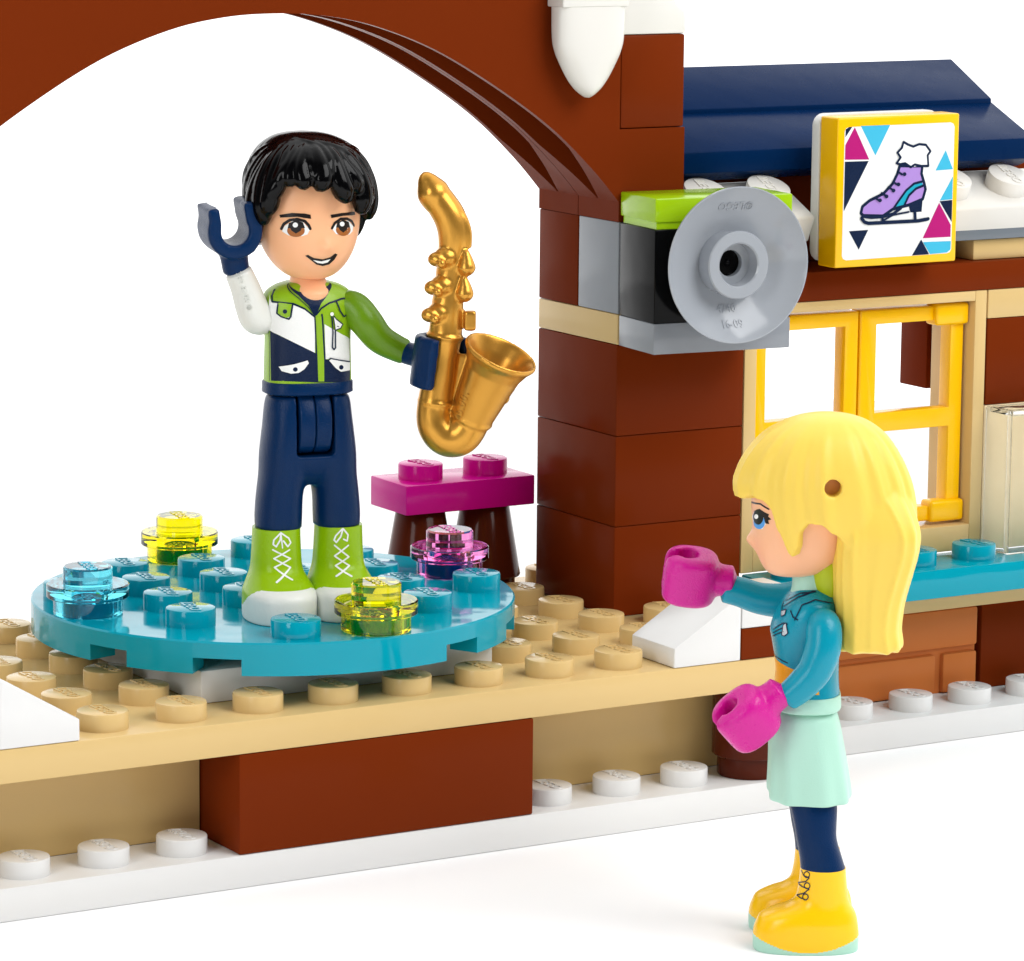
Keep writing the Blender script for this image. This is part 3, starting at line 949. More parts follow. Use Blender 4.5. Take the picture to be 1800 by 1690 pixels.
        ('line','ink_white',[(-0.1291,1.0907),(-0.3911,1.0048),(-0.46,0.9501),(-0.3698,0.9226),(-0.1979,0.9937),(-0.115,1.0905),(0.0889,1.0114),(0.0532,0.9362),(-0.0919,0.9601)],0.0193),
    ],
    'girl_torso': [
        ('fill','ink_gold',[(-0.188,3.2532),(0.877,3.1985),(1.3859,3.1446),(1.778,3.1041),(1.7756,2.8926),(1.4632,2.9007),(1.1397,2.8963),(-0.3335,2.8422),(-0.3135,2.9758),(-0.178,3.1237)],0),
        ('line','ink_navy',[(-0.188,3.2532),(0.7247,3.2484),(1.0098,3.231)],0.0145),
        ('line','ink_navy',[(1.5159,3.1213),(1.7917,3.0997)],0.0249),
        ('line','ink_navy',[(1.5561,3.1802),(1.783,3.1749)],0.0166),
        ('line','ink_navy',[(0.5883,3.8223),(1.1432,3.9479),(1.7039,4.0157)],0.0145),
        ('line','ink_navy',[(0.4581,3.8721),(1.1572,3.9816),(2.005,4.02)],0.0124),
        ('line','ink_navy',[(0.4028,3.9379),(0.2632,3.851),(0.5643,3.7915)],0.0145),
        ('line','ink_navy',[(1.0453,3.81),(1.1598,3.7521),(1.2683,3.7331)],0.0145),
        ('line','ink_navy',[(0.4638,3.5624),(0.895,3.6717),(1.0195,3.6682)],0.0124),
        ('line','ink_navy',[(0.4939,3.5281),(0.9465,3.6301)],0.0124),
        ('line','ink_navy',[(0.4862,3.4917),(0.9323,3.5804)],0.0124),
        ('fill','ink_silver',[(0.9063,3.6528),(0.987,3.6795),(1.0582,3.5738),(0.9716,3.5364),(0.8933,3.5403)],0),
        ('loop','ink_navy',[(0.9063,3.6528),(0.987,3.6795),(1.0582,3.5738),(0.9716,3.5364),(0.8933,3.5403)],0.0104),
        ('fill','ink_silver',[(0.6312,3.7771),(0.8658,3.8051),(0.8838,3.7552),(0.7529,3.7284)],0),
        ('loop','ink_navy',[(0.6312,3.7771),(0.8658,3.8051),(0.8838,3.7552),(0.7529,3.7284)],0.0104),
        ('line','ink_navy',[(1.2039,3.7254),(1.3428,3.8841),(1.6713,3.9386),(2.1408,3.8923)],0.0104),
    ],
    'girl_face': [
        ('fill','ink_white',[(0.0544,4.7952),(0.3316,4.8937),(0.54,4.9211),(0.662,4.8739),(0.6806,4.7928),(0.5693,4.7131),(0.3107,4.6967)],0),
        ('fill','ink_blue',[(0.6484,4.7958),(0.6384,4.7717),(0.6143,4.7485),(0.5772,4.7281),(0.5277,4.7123),(0.4681,4.7021),(0.4008,4.6982),(0.3292,4.7006),(0.2582,4.7089),(0.2033,4.7232),(0.1828,4.7439),(0.2163,4.7708),(0.2812,4.7992),(0.3554,4.8242),(0.4279,4.8431),(0.4931,4.8541),(0.5489,4.8565),(0.5935,4.8506),(0.6262,4.8375),(0.6443,4.8185)],0),
        ('fill','ink_black',[(0.6181,4.855),(0.6075,4.827),(0.5834,4.8002),(0.5463,4.777),(0.4984,4.7594),(0.4402,4.7487),(0.3743,4.7455),(0.3037,4.7497),(0.2363,4.7611),(0.1855,4.7794),(0.1773,4.8054),(0.2173,4.8369),(0.2791,4.8684),(0.3455,4.8953),(0.41,4.9149),(0.4691,4.9258),(0.5215,4.9273),(0.5647,4.9196),(0.5956,4.9037),(0.6141,4.8814)],0),
        ('fill','ink_white',[(0.4597,4.8421),(0.4462,4.8271),(0.4141,4.8136),(0.3684,4.8048),(0.3185,4.8026),(0.2798,4.808),(0.2675,4.82),(0.2899,4.8361),(0.3353,4.8512),(0.3838,4.8604),(0.4251,4.8615),(0.4524,4.8547)],0),
        ('fill','ink_black',[(0.254,4.8764),(0.5123,4.9346),(0.664,4.9091),(0.7564,4.8971),(0.7311,4.8701),(0.8009,4.8452),(0.7275,4.8283),(0.7484,4.7887),(0.661,4.7846),(0.6225,4.8492),(0.4991,4.8982)],0),
        ('line','ink_black',[(0.0669,4.958),(0.5303,4.9897),(0.7472,4.9538)],0.0187),
        ('line','ink_black',[(-0.2846,4.3983),(-0.2877,4.3695),(-0.274,4.3421)],0.0166),
        ('line','ink_black',[(-0.2833,4.3689),(-0.2955,4.3894)],0.0124),
    ],
    'girl_boot': [
        ('loop','ink_navy',[(0.8895,0.8942),(0.8665,0.8731),(0.7941,0.8571),(0.6936,0.8517),(0.5979,0.8586),(0.5502,0.8758),(0.5799,0.8978),(0.6696,0.9155),(0.7748,0.9211),(0.8563,0.9128)],0.0127),
        ('loop','ink_navy',[(0.9377,0.7705),(0.9169,0.7495),(0.8517,0.7342),(0.7623,0.7297),(0.6788,0.7374),(0.6366,0.7549),(0.6599,0.7764),(0.7375,0.7931),(0.8317,0.798),(0.9066,0.7891)],0.0127),
        ('loop','ink_navy',[(0.8967,0.6437),(0.8809,0.6233),(0.8247,0.6086),(0.7456,0.6046),(0.6675,0.6123),(0.622,0.6291),(0.635,0.6497),(0.7029,0.6659),(0.7916,0.6708),(0.8643,0.662)],0.0127),
        ('line','ink_navy',[(0.3106,0.9096),(0.5554,0.8654),(0.8788,0.8574),(0.7065,0.8059),(0.0023,0.7475),(0.6228,0.7371),(0.9118,0.7311),(0.6643,0.6717),(0.2256,0.6242),(0.6113,0.6097)],0.0127),
    ],
    'sign': [
        ('fill','ink_white',[(-0.885,1.81),(-0.864,1.849),(-0.814,1.865),(0.837,1.874),(0.886,1.856),(0.907,1.815),(0.907,0.175),(0.886,0.136),(0.837,0.121),(-0.814,0.108),(-0.864,0.127),(-0.885,0.167)],0),
        ('fill','ink_magenta',[(-0.725,1.862),(-0.478,1.426),(-0.872,1.437),(-0.872,1.63)],0),
        ('fill','ink_navy',[(-0.872,1.835),(-0.814,1.867),(-0.766,1.866),(-0.872,1.732)],0),
        ('fill','ink_cyan',[(-0.629,1.873),(-0.152,1.873),(-0.382,1.475)],0),
        ('fill','ink_navy',[(-0.872,1.412),(-0.488,1.408),(-0.872,0.757)],0),
        ('fill','ink_navy',[(-0.782,0.492),(-0.469,0.496),(-0.616,0.239)],0),
        ('fill','ink_cyan',[(0.77,1.506),(0.898,1.247),(0.61,1.24)],0),
        ('fill','ink_cyan',[(0.901,1.15),(0.901,0.846),(0.696,0.837)],0),
        ('fill','ink_navy',[(0.69,0.827),(0.901,0.835),(0.901,0.538)],0),
        ('fill','ink_magenta',[(0.683,0.806),(0.888,0.5),(0.888,0.341),(0.427,0.343)],0),
        ('fill','ink_navy',[(0.402,0.328),(0.539,0.123),(0.258,0.121)],0),
        ('fill','ink_cyan',[(0.434,0.291),(0.894,0.283),(0.894,0.174),(0.837,0.134),(0.555,0.125)],0),
        ('fill','ink_lilac',[(0.018,1.326),(-0.021,1.218),(-0.094,1.092),(-0.238,0.967),(-0.462,0.884),(-0.574,0.811),(-0.597,0.722),(-0.558,0.69),(-0.238,0.67),(-0.078,0.755),(0.178,0.798),(0.408,0.868),(0.45,0.996),(0.427,1.075),(0.376,1.206),(0.386,1.31)],0),
        ('fill','ink_teal',[(0.386,1.102),(0.408,1.049),(0.306,1.014),(0.194,0.94),(0.098,0.801),(-0.053,0.767),(0.018,0.868),(0.13,0.994),(0.258,1.08)],0),
        ('fill','ink_navy',[(0.408,0.881),(0.395,0.7),(0.21,0.698),(0.178,0.798)],0),
        ('loop','ink_navy',[(0.018,1.326),(-0.021,1.218),(-0.094,1.092),(-0.238,0.967),(-0.462,0.884),(-0.574,0.811),(-0.597,0.722),(-0.558,0.69),(-0.238,0.67),(-0.078,0.755),(0.178,0.798),(0.408,0.868),(0.45,0.996),(0.427,1.075),(0.376,1.206),(0.386,1.31)],0.0416),
        ('line','ink_navy',[(0.386,1.102),(0.258,1.08),(0.13,0.994),(0.018,0.868),(-0.072,0.76)],0.032),
        ('line','ink_navy',[(0.414,1.049),(0.29,1.012),(0.178,0.927),(0.107,0.8)],0.032),
        ('fill','ink_white',[(-0.03,1.503),(0.05,1.566),(0.066,1.635),(0.13,1.602),(0.21,1.574),(0.322,1.602),(0.434,1.581),(0.498,1.501),(0.472,1.437),(0.466,1.307),(0.338,1.316),(0.21,1.302),(0.082,1.345),(-0.03,1.361),(0.018,1.437)],0),
        ('loop','ink_navy',[(-0.03,1.503),(0.043,1.566),(0.066,1.64),(0.139,1.602),(0.226,1.573),(0.322,1.602),(0.434,1.588),(0.51,1.501),(0.466,1.45),(0.482,1.307),(0.37,1.31),(0.258,1.334),(0.194,1.302),(0.098,1.357),(0.018,1.347),(-0.04,1.361),(0.024,1.437)],0.032),
        ('line','ink_navy',[(-0.574,0.682),(-0.43,0.659),(-0.238,0.663),(-0.078,0.691),(0.05,0.764)],0.0416),
        ('line','ink_navy',[(-0.59,0.657),(-0.542,0.604),(-0.478,0.584),(0.338,0.58),(0.504,0.6)],0.048),
        ('line','ink_navy',[(-0.254,0.663),(-0.238,0.585)],0.0384),
        ('line','ink_navy',[(0.28,0.704),(0.29,0.587)],0.0448),
        ('line','ink_navy',[(-0.238,0.611),(-0.078,0.678),(0.178,0.707)],0.0256),
        ('line','ink_navy',[(-0.008,1.244),(0.05,1.211)],0.0288),
        ('fill','ink_navy',[(0.123,1.211),(0.117,1.196),(0.101,1.187),(0.081,1.188),(0.065,1.198),(0.059,1.213),(0.065,1.228),(0.081,1.237),(0.101,1.237),(0.117,1.227)],0),
        ('line','ink_navy',[(-0.098,1.12),(-0.04,1.087)],0.0288),
        ('fill','ink_navy',[(0.027,1.08),(0.021,1.065),(0.005,1.056),(-0.015,1.057),(-0.031,1.067),(-0.037,1.082),(-0.031,1.097),(-0.015,1.106),(0.005,1.105),(0.021,1.095)],0),
        ('line','ink_navy',[(-0.168,1.053),(-0.11,1.02)],0.0288),
        ('fill','ink_navy',[(-0.053,1.002),(-0.059,0.987),(-0.075,0.979),(-0.095,0.979),(-0.111,0.989),(-0.117,1.004),(-0.111,1.019),(-0.095,1.028),(-0.075,1.028),(-0.059,1.018)],0),
        ('line','ink_navy',[(-0.277,0.979),(-0.219,0.946)],0.0288),
        ('fill','ink_navy',[(-0.165,0.929),(-0.171,0.914),(-0.187,0.905),(-0.207,0.905),(-0.223,0.915),(-0.229,0.931),(-0.223,0.946),(-0.207,0.955),(-0.187,0.954),(-0.171,0.944)],0),
        ('line','ink_navy',[(-0.392,0.923),(-0.334,0.89)],0.0288),
        ('fill','ink_navy',[(-0.27,0.881),(-0.277,0.866),(-0.293,0.857),(-0.312,0.857),(-0.328,0.867),(-0.334,0.883),(-0.328,0.898),(-0.312,0.906),(-0.293,0.906),(-0.277,0.896)],0),
    ],
}
# PRINTS-END


RAD = {'boy_torso': .45, 'boy_face': .6, 'boy_boot_a': .3, 'boy_boot_b': .3, 'girl_torso': .42, 'girl_face': .6, 'girl_boot': .28, 'sign': 1.0}


def prints(part):
    out = []
    rad = RAD[part]
    for it, (kind, ink, pts, w) in enumerate(PRINTS.get(part, [])):
        pts = [(u * rad, v) for u, v in pts]
        if kind == 'fill': out.append((ink, pts, it))
        else:
            for q in stroke(pts, w, kind == 'loop'): out.append((ink, q, it))
    return out


def clip_hand(name, mat, parent, center, axis, reach, R=.35, r=.21, h=.6, wrist=.28, wr=.15, gap=95, sm=6, tip=.1):
    """C shaped doll hand: axis = axis of the C, reach = from wrist to hand (the gap faces that way)"""
    X = Vector(reach).normalized(); Z = Vector(axis); Z = (Z - Z.dot(X) * X).normalized(); Y = Z.cross(X)
    mt = Matrix((X, Y, Z)).transposed().to_4x4(); mt.translation = Vector(center)
    bm = bmesh.new()
    n = 36
    a0, a1 = math.radians(gap / 2), math.radians(360 - gap / 2)
    outer = [(R * math.cos(a0 + (a1 - a0) * i / n), R * math.sin(a0 + (a1 - a0) * i / n)) for i in range(n + 1)]
    inner = [(r * math.cos(a0 + (a1 - a0) * i / n), r * math.sin(a0 + (a1 - a0) * i / n)) for i in range(n + 1)]
    for L in (outer, inner):
        xe = R * math.cos(a0) + tip
        L.insert(0, (xe, L[0][1])); L.append((xe, L[-1][1]))
    n += 2
    V = [[bm.verts.new((q[0], q[1], zz)) for q in L] for L, zz in ((outer, -h / 2), (outer, h / 2), (inner, h / 2), (inner, -h / 2))]
    for k in range(4):
        A, B = V[k], V[(k + 1) % 4]
        for i in range(n):
            bm.faces.new((A[i], A[i + 1], B[i + 1], B[i]))
    bm.faces.new([V[k][0] for k in range(4)]); bm.faces.new([V[k][n] for k in range(4)][::-1])
    add_tube(bm, [(-R - wrist, 0, 0, wr), (-R - wrist * .5, 0, 0, wr), (-R + .03, 0, 0, wr * 1.05)], 20, 2)
    for v in bm.verts: v.co = mt @ v.co
    return fuse(bm, name, mat, parent, .02, sm)


put_print('skate_picture', bpy.data.objects[[c.name for c in sg.children if c.name.startswith('tile')][0]], sg, prints('sign'), lambda u, v: ((u, -3, v), (0, 1, 0)), .003, .3) if prints('sign') else None

def mitten(parent, center, axis, reach, rx=.34, ry=.31, h=.58, wr=.18, wrist=.16):
    """rounded closed mitten with a narrow grip slot along its axis"""
    X = Vector(reach).normalized(); Z = Vector(axis); Z = (Z - Z.dot(X) * X).normalized(); Y = Z.cross(X)
    mt = Matrix((X, Y, Z)).transposed().to_4x4(); mt.translation = Vector(center)
    bm = bmesh.new()
    add_loft(bm, [(-h / 2, 0, 0, rx * .6, ry * .6, 2.6), (-h / 2 + .03, 0, 0, rx * .85, ry * .84, 2.6), (-h * .33, 0, 0, rx * .98, ry * .97, 2.6), (0, 0, 0, rx, ry, 2.6), (h * .33, 0, 0, rx * .98, ry * .97, 2.6), (h / 2 - .03, 0, 0, rx * .85, ry * .84, 2.6), (h / 2, 0, 0, rx * .6, ry * .6, 2.6)], 40, 4)
    add_tube(bm, [(-rx - wrist, 0, 0, wr), (-rx - wrist * .4, 0, 0, wr), (-rx + .1, 0, 0, wr * 1.15)], 20, 3)
    cut = bmesh.new()
    key = [(.06 + .12 * math.cos(math.radians(t)), .12 * math.sin(math.radians(t))) for t in range(35, 326, 15)]
    key += [(1.0, -.06), (1.0, .06)]
    add_prism(cut, key, -1, 1, 'z', 0)
    for v in bm.verts: v.co = mt @ v.co
    for v in cut.verts: v.co = mt @ v.co
    bmesh.ops.recalc_face_normals(cut, faces=cut.faces)
    return fuse(bm, 'hand', 'mitten', parent, .018, 4, cut=cut)


# ------------------------------------------------------------------ boy doll
boy = empty('doll_figure', 'black haired boy doll in green jacket waving on the round dance floor', 'doll', (1.759, 1.649, 2.8), -0.19)
_a = -0.19
_xl = Vector((math.cos(_a), math.sin(_a), 0)); _yl = Vector((-math.sin(_a), math.cos(_a), 0))
_hd = Vector((0.5121635, 0.8588335, 0)); _hr = R_


def bl(s, d, z):
    """side step s (towards the viewer's right), depth d (away), height z -> doll space"""
    p = _hr * s + _hd * d
    return (p.dot(_xl), p.dot(_yl), z - .17 * d)


# legs: one moulded trouser piece
bm = bmesh.new()
for sx in (-1, 1):
    add_loft(bm, [(1.09, sx * .365, 0, .275, .30), (1.25, sx * .365, 0, .28, .31), (1.5, sx * .35, 0, .275, .32), (1.75, sx * .31, -.005, .285, .34), (2.0, sx * .285, -.01, .30, .36),
                  (2.3, sx * .26, -.01, .29, .36), (2.55, sx * .25, 0, .27, .34)], 40, 4, 2.3)
add_loft(bm, [(1.62, 0, 0, .1, .2), (1.75, 0, 0, .42, .3), (1.95, 0, -.01, .56, .355), (2.2, 0, -.01, .555, .375), (2.5, 0, 0, .53, .37), (2.66, 0, 0, .505, .35), (2.71, 0, 0, .47, .33)], 48, 4, 2.6)
cut = bmesh.new()
add_box(cut, -.235, .235, -.8, -.12, 1.99, 3.0, .0)
legs = fuse(bm, 'trousers', 'dollnavy', boy, .022, 3, cut=cut)
bm = bmesh.new()
for sx in (-1, 1):
    x0, x1 = (-.2, -.004) if sx < 0 else (.004, .2)
    pr = [(-.12, 2.02), (-.24, 2.02), (-.335, 2.1), (-.385, 2.25), (-.385, 2.45), (-.34, 2.62), (-.25, 2.74), (-.12, 2.74)]
    add_prism(bm, pr, x0, x1, 'x', .03, 3)
finish(bm, 'hip_hinge', 'dollnavy', boy, 40)


def boot(name, parent, x, mat, sole_mat, secs, sole_top=None):
    bm = bmesh.new()
    add_loft(bm, [(z, x, cy, rx, ry, p) for z, cy, rx, ry, p in secs], 144, 18)
    return finish(bm, name, [mat, sole_mat], parent, 50)


BOOT = [(0.0, -.13, .40, .52, 2.3), (.03, -.13, .425, .55, 2.3), (.2, -.13, .43, .555, 2.3), (.34, -.12, .425, .53, 2.3), (.46, -.06, .375, .44, 2.2), (.6, .0, .315, .345, 2.2), (.8, .005, .295, .315, 2.2), (1.1, .0, .282, .308, 2.2)]
for sx in (-1, 1):
    b = boot('boot', boy, sx * .39, 'boot', 'dollwhite', BOOT)
    for p in b.data.polygons:
        c = p.center
        # white rubber toe and sole, higher at the toe
        f = (-c.y) 
        p.material_index = 1 if c.z < .17 + max(0, min(.24, (f - .02) * .62)) else 0
    key = 'boy_boot_a' if sx < 0 else 'boy_boot_b'
    if prints(key):
        put_print('boot_laces', b, b, prints(key), around(sx * .39, 0, .3), .003, .05)

# torso
bm = bmesh.new()
add_loft(bm, [(2.725, 0, 0, .52, .35, 2.6), (2.74, 0, 0, .545, .37, 2.6), (2.86, 0, 0, .545, .37, 2.6), (2.875, 0, 0, .53, .36, 2.6)], 64, 1)
belt = finish(bm, 'belt', 'dollnavy', boy, 40)
bm = bmesh.new()
add_loft(bm, [(2.872, 0, 0, .525, .352, 2.7), (3.1, 0, 0, .52, .352, 2.7), (3.4, 0, -.005, .515, .36, 2.6), (3.65, 0, -.01, .53, .375, 2.5), (3.82, 0, -.0, .545, .37, 2.4),
              (3.94, 0, .01, .51, .33, 2.3), (4.02, 0, .02, .40, .27, 2.2), (4.06, 0, .02, .27, .23, 2.1)], 72, 6)
torso = finish(bm, 'torso', 'ink_lime', boy, 60)
if prints('boy_torso'):
    put_print('jacket_print', torso, torso, prints('boy_torso'), around(0, 0, .45))
bm = bmesh.new()
add_loft(bm, [(3.84, 0, -.21, .10, .13), (3.90, 0, -.19, .19, .18), (3.97, 0, -.12, .235, .235), (4.05, 0, -.03, .225, .22), (4.15, 0, .0, .2, .2), (4.4, 0, 0, .2, .2)], 40, 4)
finish(bm, 'neck', 'skin', boy, 60)
# arms
bm = bmesh.new()
add_tube(bm, [bl(-.34, .0, 3.78) + (.17,), bl(-.47, -.1, 3.66) + (.2,), bl(-.585, -.24, 3.6) + (.205,), bl(-.655, -.3, 3.75) + (.195,), bl(-.72, -.32, 3.95) + (.178,), bl(-.80, -.36, 4.14) + (.165,)], 28, 6)
arm_r = fuse(bm, 'arm', 'dollwhite', boy, .022, 3)
bm = bmesh.new()
add_tube(bm, [bl(.42, .02, 3.8) + (.17,), bl(.56, .0, 3.74) + (.2,), bl(.7, -.04, 3.58) + (.2,), bl(.86, .02, 3.38) + (.182,), bl(1.05, .06, 3.27) + (.165,), bl(1.17, .07, 3.22) + (.155,)], 28, 6)
arm_l = fuse(bm, 'arm', 'dollgreen', boy, .022, 3)
arm_l['label'] = 'green sleeved arm'
arm_r['label'] = 'white sleeved raised arm'


def bdir(s, d, z):
    p = _hr * s + _hd * d
    return Vector((p.dot(_xl), p.dot(_yl), z))


clip_hand('hand', 'dollnavy', arm_r, bl(-.90, -.38, 4.66), bdir(.34, -.80, -.46), bdir(-.14, -.1, 1), R=.335, r=.17, h=.6, wr=.165, wrist=.2, gap=122, sm=22, tip=.15)
clip_hand('hand', 'dollnavy', arm_l, bl(1.62, -.36, 3.08), bdir(.1, 0, 1), bdir(.75, -.72, -.1), R=.36, r=.22, h=.62, wr=.142, gap=150, wrist=.3, sm=26, tip=.05)

tm = text_mesh("\u00a9 2018 LEGO", .1, 0, .014)
bvh = BVHTree.FromPolygons([v.co for v in arm_r.data.vertices], [tuple(p.vertices) for p in arm_r.data.polygons])
_o = Vector(bl(-.735, -1.5, 3.99 - .2)); _A = bdir(-.3, 0, .95).normalized(); _B = bdir(-.95, 0, -.3).normalized(); _D = bdir(.0, 1, 0)
for v in tm.vertices:
    q = _o + _A * v.co.x + _B * v.co.y
    h = bvh.ray_cast(q, _D)
    v.co = (h[0] if h[0] else q + _D * 1.2) - _D * (.003 + v.co.z)
link(tm, 'embossed_lettering', 'dollwhite', arm_r, 30)

# head
head_e = empty('head', None, None, (0, 0, 0), 0.0); head_e.parent = boy
HZ = 4.1
bm = bmesh.new()
add_loft(bm, [(4.10, 0, -.1, .10, .10, 2), (4.125, 0, -.09, .22, .22, 2), (4.19, 0, -.07, .34, .34, 2.05), (4.32, 0, -.045, .46, .46, 2.1), (4.5, 0, -.02, .555, .54, 2.15), (4.72, 0, 0, .608, .585, 2.2), (4.95, 0, 0, .615, .59, 2.2),
              (5.2, 0, 0, .59, .57, 2.1), (5.4, 0, 0, .5, .5, 2.0), (5.55, 0, 0, .34, .34, 2.0), (5.62, 0, 0, .1, .1, 2.0)], 96, 8)
for v in bm.verts:      # small nose
    if v.co.y < 0:
        d2 = (v.co.x / .085) ** 2 + ((v.co.z - 4.53) / .085) ** 2
        v.co.y -= .055 * math.exp(-d2)
head = finish(bm, 'face', 'skin', head_e, 180)
if prints('boy_face'):
    for nm, rng in (('eye', range(0, 5)), ('eye', range(5, 10)), ('eyebrow', (10,)), ('eyebrow', (11,)), ('mouth', (12, 13))):
        put_print(nm, head, head_e, [q for q in prints('boy_face') if q[2] in rng], around(0, 0, .6), .002, .03)


def hair_shell(bm, secs, zedge, groove, n=220, mrow=70, thick=.1, ztop=None):
    """outer hair surface: lofted sections, cut along a lower edge that depends on the angle, folded inwards"""
    secs = sorted([tuple(s) if len(s) == 6 else tuple(s) + (2.1,) for s in secs], key=lambda s: -s[0])
    dense = catmull(secs, 12)
    zs = [s[0] for s in dense]

    def at(z):
        if z >= zs[0]: return dense[0]
        for i in range(len(zs) - 1):
            if zs[i] >= z >= zs[i + 1]:
                t = 0 if zs[i] == zs[i + 1] else (zs[i] - z) / (zs[i] - zs[i + 1])
                return tuple(a + (b - a) * t for a, b in zip(dense[i], dense[i + 1]))
        return dense[-1]
    zt = secs[0][0]
    rows = []
    for k in range(mrow + 1):
        t = k / mrow
        ring = []
        for i in range(n):
            th = 2 * math.pi * i / n
            ze = zedge(th)
            # denser rows near the crown, where the section radius changes fast
            z = zt - (zt - ze) * (t ** 1.7)
            _, cx, cy, rx, ry, pw = at(z)
            a, b = sup(th - math.pi / 2, pw)
            g = 1 + groove(th, t, z)
            ring.append(bm.verts.new((cx + max(rx, .003) * a * g, cy + max(ry, .003) * b * g, z)))
        rows.append(ring)
    inner = []
    for i in range(n):
        v = rows[-1][i].co
        th = 2 * math.pi * i / n
        _, cx, cy, rx, ry, pw = at(v.z)
        d = Vector((v.x - cx, v.y - cy, 0)); L = d.length
        q = v - d.normalized() * min(thick, L * .6)
        inner.append(bm.verts.new((q.x, q.y, v.z + .0)))
    innertop = []
    for i in range(n):
        v = inner[i].co
        innertop.append(bm.verts.new((v.x * .92, v.y * .92, v.z + .25)))
    allr = rows + [inner, innertop]
    for a, b in zip(allr, allr[1:]):
        for i in range(n):
            j = (i + 1) % n
            bm.faces.new((a[i], b[i], b[j], a[j]))
    c = bm.verts.new((sum(v.co.x for v in rows[0]) / n, sum(v.co.y for v in rows[0]) / n, rows[0][0].co.z))
    for i in range(n):
        bm.faces.new((rows[0][i], rows[0][(i + 1) % n], c))
    bm.faces.new(innertop)
    return bm


def lerp_table(tab):
    tab = sorted(tab)

    def f(x):
        if x <= tab[0][0]: return tab[0][1]
        for (a, u), (b, v) in zip(tab, tab[1:]):
            if a <= x <= b:
                t = (x - a) / (b - a); t = t * t * (3 - 2 * t)
                return u + (v - u) * t
        return tab[-1][1]
    return f


# theta = 0 is the face side (-y); positive towards +x (the viewer's right)
bz = lerp_table([(-180, 4.45), (-110, 4.48), (-92, 4.52), (-80, 4.62), (-74, 4.78), (-67, 4.92), (-60, 5.04), (-52, 5.17), (-46, 5.25), (-38, 5.32), (-30, 5.34), (-20, 5.38), (-12, 5.35), (-4, 5.38), (1, 5.40), (8, 5.3), (15, 5.2),
                 (22, 5.22), (30, 5.06), (36, 5.0), (45, 5.02), (55, 4.9), (70, 4.6), (90, 4.5), (180, 4.45)])


def wrapdeg(th):
    d = math.degrees(th) % 360
    return d - 360 if d > 180 else d


def bgroove(th, t, z):
    d = wrapdeg(th)
    # strands swirl from a crown on the left towards the right of the fringe
    ph = d * .23 + 3.2 * (1 - t) ** 1.3 * 3 + 1.2 * math.sin(d * .031 + 1)
    fine = abs(math.sin(ph * 1.35)) ** .6 * .022
    lock = (abs(math.sin(math.radians(d + 8) * 6.2 + (1 - t) * 2.5)) ** .7) * .03 * max(0, (t - .45) / .55)
    return (fine * min(1, t * 3) + lock - .02) * min(1, t * 2.2)


bm = bmesh.new()
hair_shell(bm, [(5.86, -.06, .03, .02, .02), (5.845, -.05, .03, .2, .2), (5.8, -.04, .03, .37, .38), (5.7, -.02, .02, .54, .56), (5.55, -.01, .01, .66, .68), (5.35, 0, .01, .735, .745), (5.12, 0, .03, .755, .74),
                (4.9, 0, .06, .725, .71), (4.65, 0, .1, .67, .62), (4.4, 0, .14, .6, .52)], lambda th: bz(wrapdeg(th)), bgroove, 300, 110, .13)


def hsurf(deg, z, out=0.0):
    tab = [(5.86, -.06, .02, .02), (5.8, -.04, .37, .38), (5.7, -.02, .54, .56), (5.55, -.01, .66, .68), (5.35, 0, .735, .745), (5.12, 0, .755, .74), (4.9, 0, .725, .71), (4.65, 0, .67, .62), (4.4, 0, .6, .52)]
    for A, B in zip(tab, tab[1:]):
        if A[0] >= z >= B[0]:
            t = (A[0] - z) / (A[0] - B[0])
            cx, rx, ry = [A[i] + (B[i] - A[i]) * t for i in (1, 2, 3)]
            break
    th = math.radians(deg)
    return (cx + (rx + out) * math.sin(th), .02 - (ry + out) * math.cos(th), z)


for d0, d1, z1, w in ((-60, -82, 4.66, .10), (-55, -72, 4.80, .11), (-48, -64, 4.90, .11), (-42, -55, 5.06, .10), (-36, -45, 5.22, .09), (-28, -37, 5.27, .085), (-22, -29, 5.24, .10), (-10, -12, 5.23, .115), (-16, -20, 5.31, .08),
                      (-4, 1, 5.33, .085), (4, 14, 5.08, .115), (14, 24, 5.17, .085), (24, 37, 4.92, .11), (36, 50, 4.98, .09), (50, 64, 4.82, .09)):
    pts = []
    for k, (t, rr2) in enumerate(((0, .3), (.25, .65), (.5, .9), (.72, 1.05), (.88, 1.0), (1.0, .55))):
        z = 5.74 + (z1 - 5.74) * t ** 1.15
        dd = d0 + (d1 - d0) * t ** .8 + 5.0 * math.sin(t * 5.0 + d1 * .13) * t
        pts.append(hsurf(dd, z, -.05 + .075 * t) + (w * 1.12 * rr2,))
    add_tube(bm, pts, 14, 6)
# long strands swept from the crown over the top and sides
for d1, z1, w in ((24, 5.36, .06), (40, 5.42, .06), (56, 5.34, .065), (72, 5.26, .06), (90, 5.2, .06), (112, 5.1, .06), (-96, 4.85, .06), (-84, 5.0, .055), (-110, 4.8, .06), (8, 5.5, .055), (-130, 4.9, .06), (135, 5.1, .06)):
    pts = []
    for t, rr2 in ((0, .4), (.3, .8), (.6, 1.0), (.85, .9), (1.0, .35)):
        z = 5.79 + (z1 - 5.79) * t ** 1.5
        dd = -42 + (d1 + 42) * t ** .55
        pts.append(hsurf(dd, z, -.038 + .012 * t) + (w * rr2,))
    add_tube(bm, pts, 12, 6)
fuse(bm, 'hair', 'hairblack', head_e, .016, 1)

head_e.rotation_euler = (0, 0, 0.10)

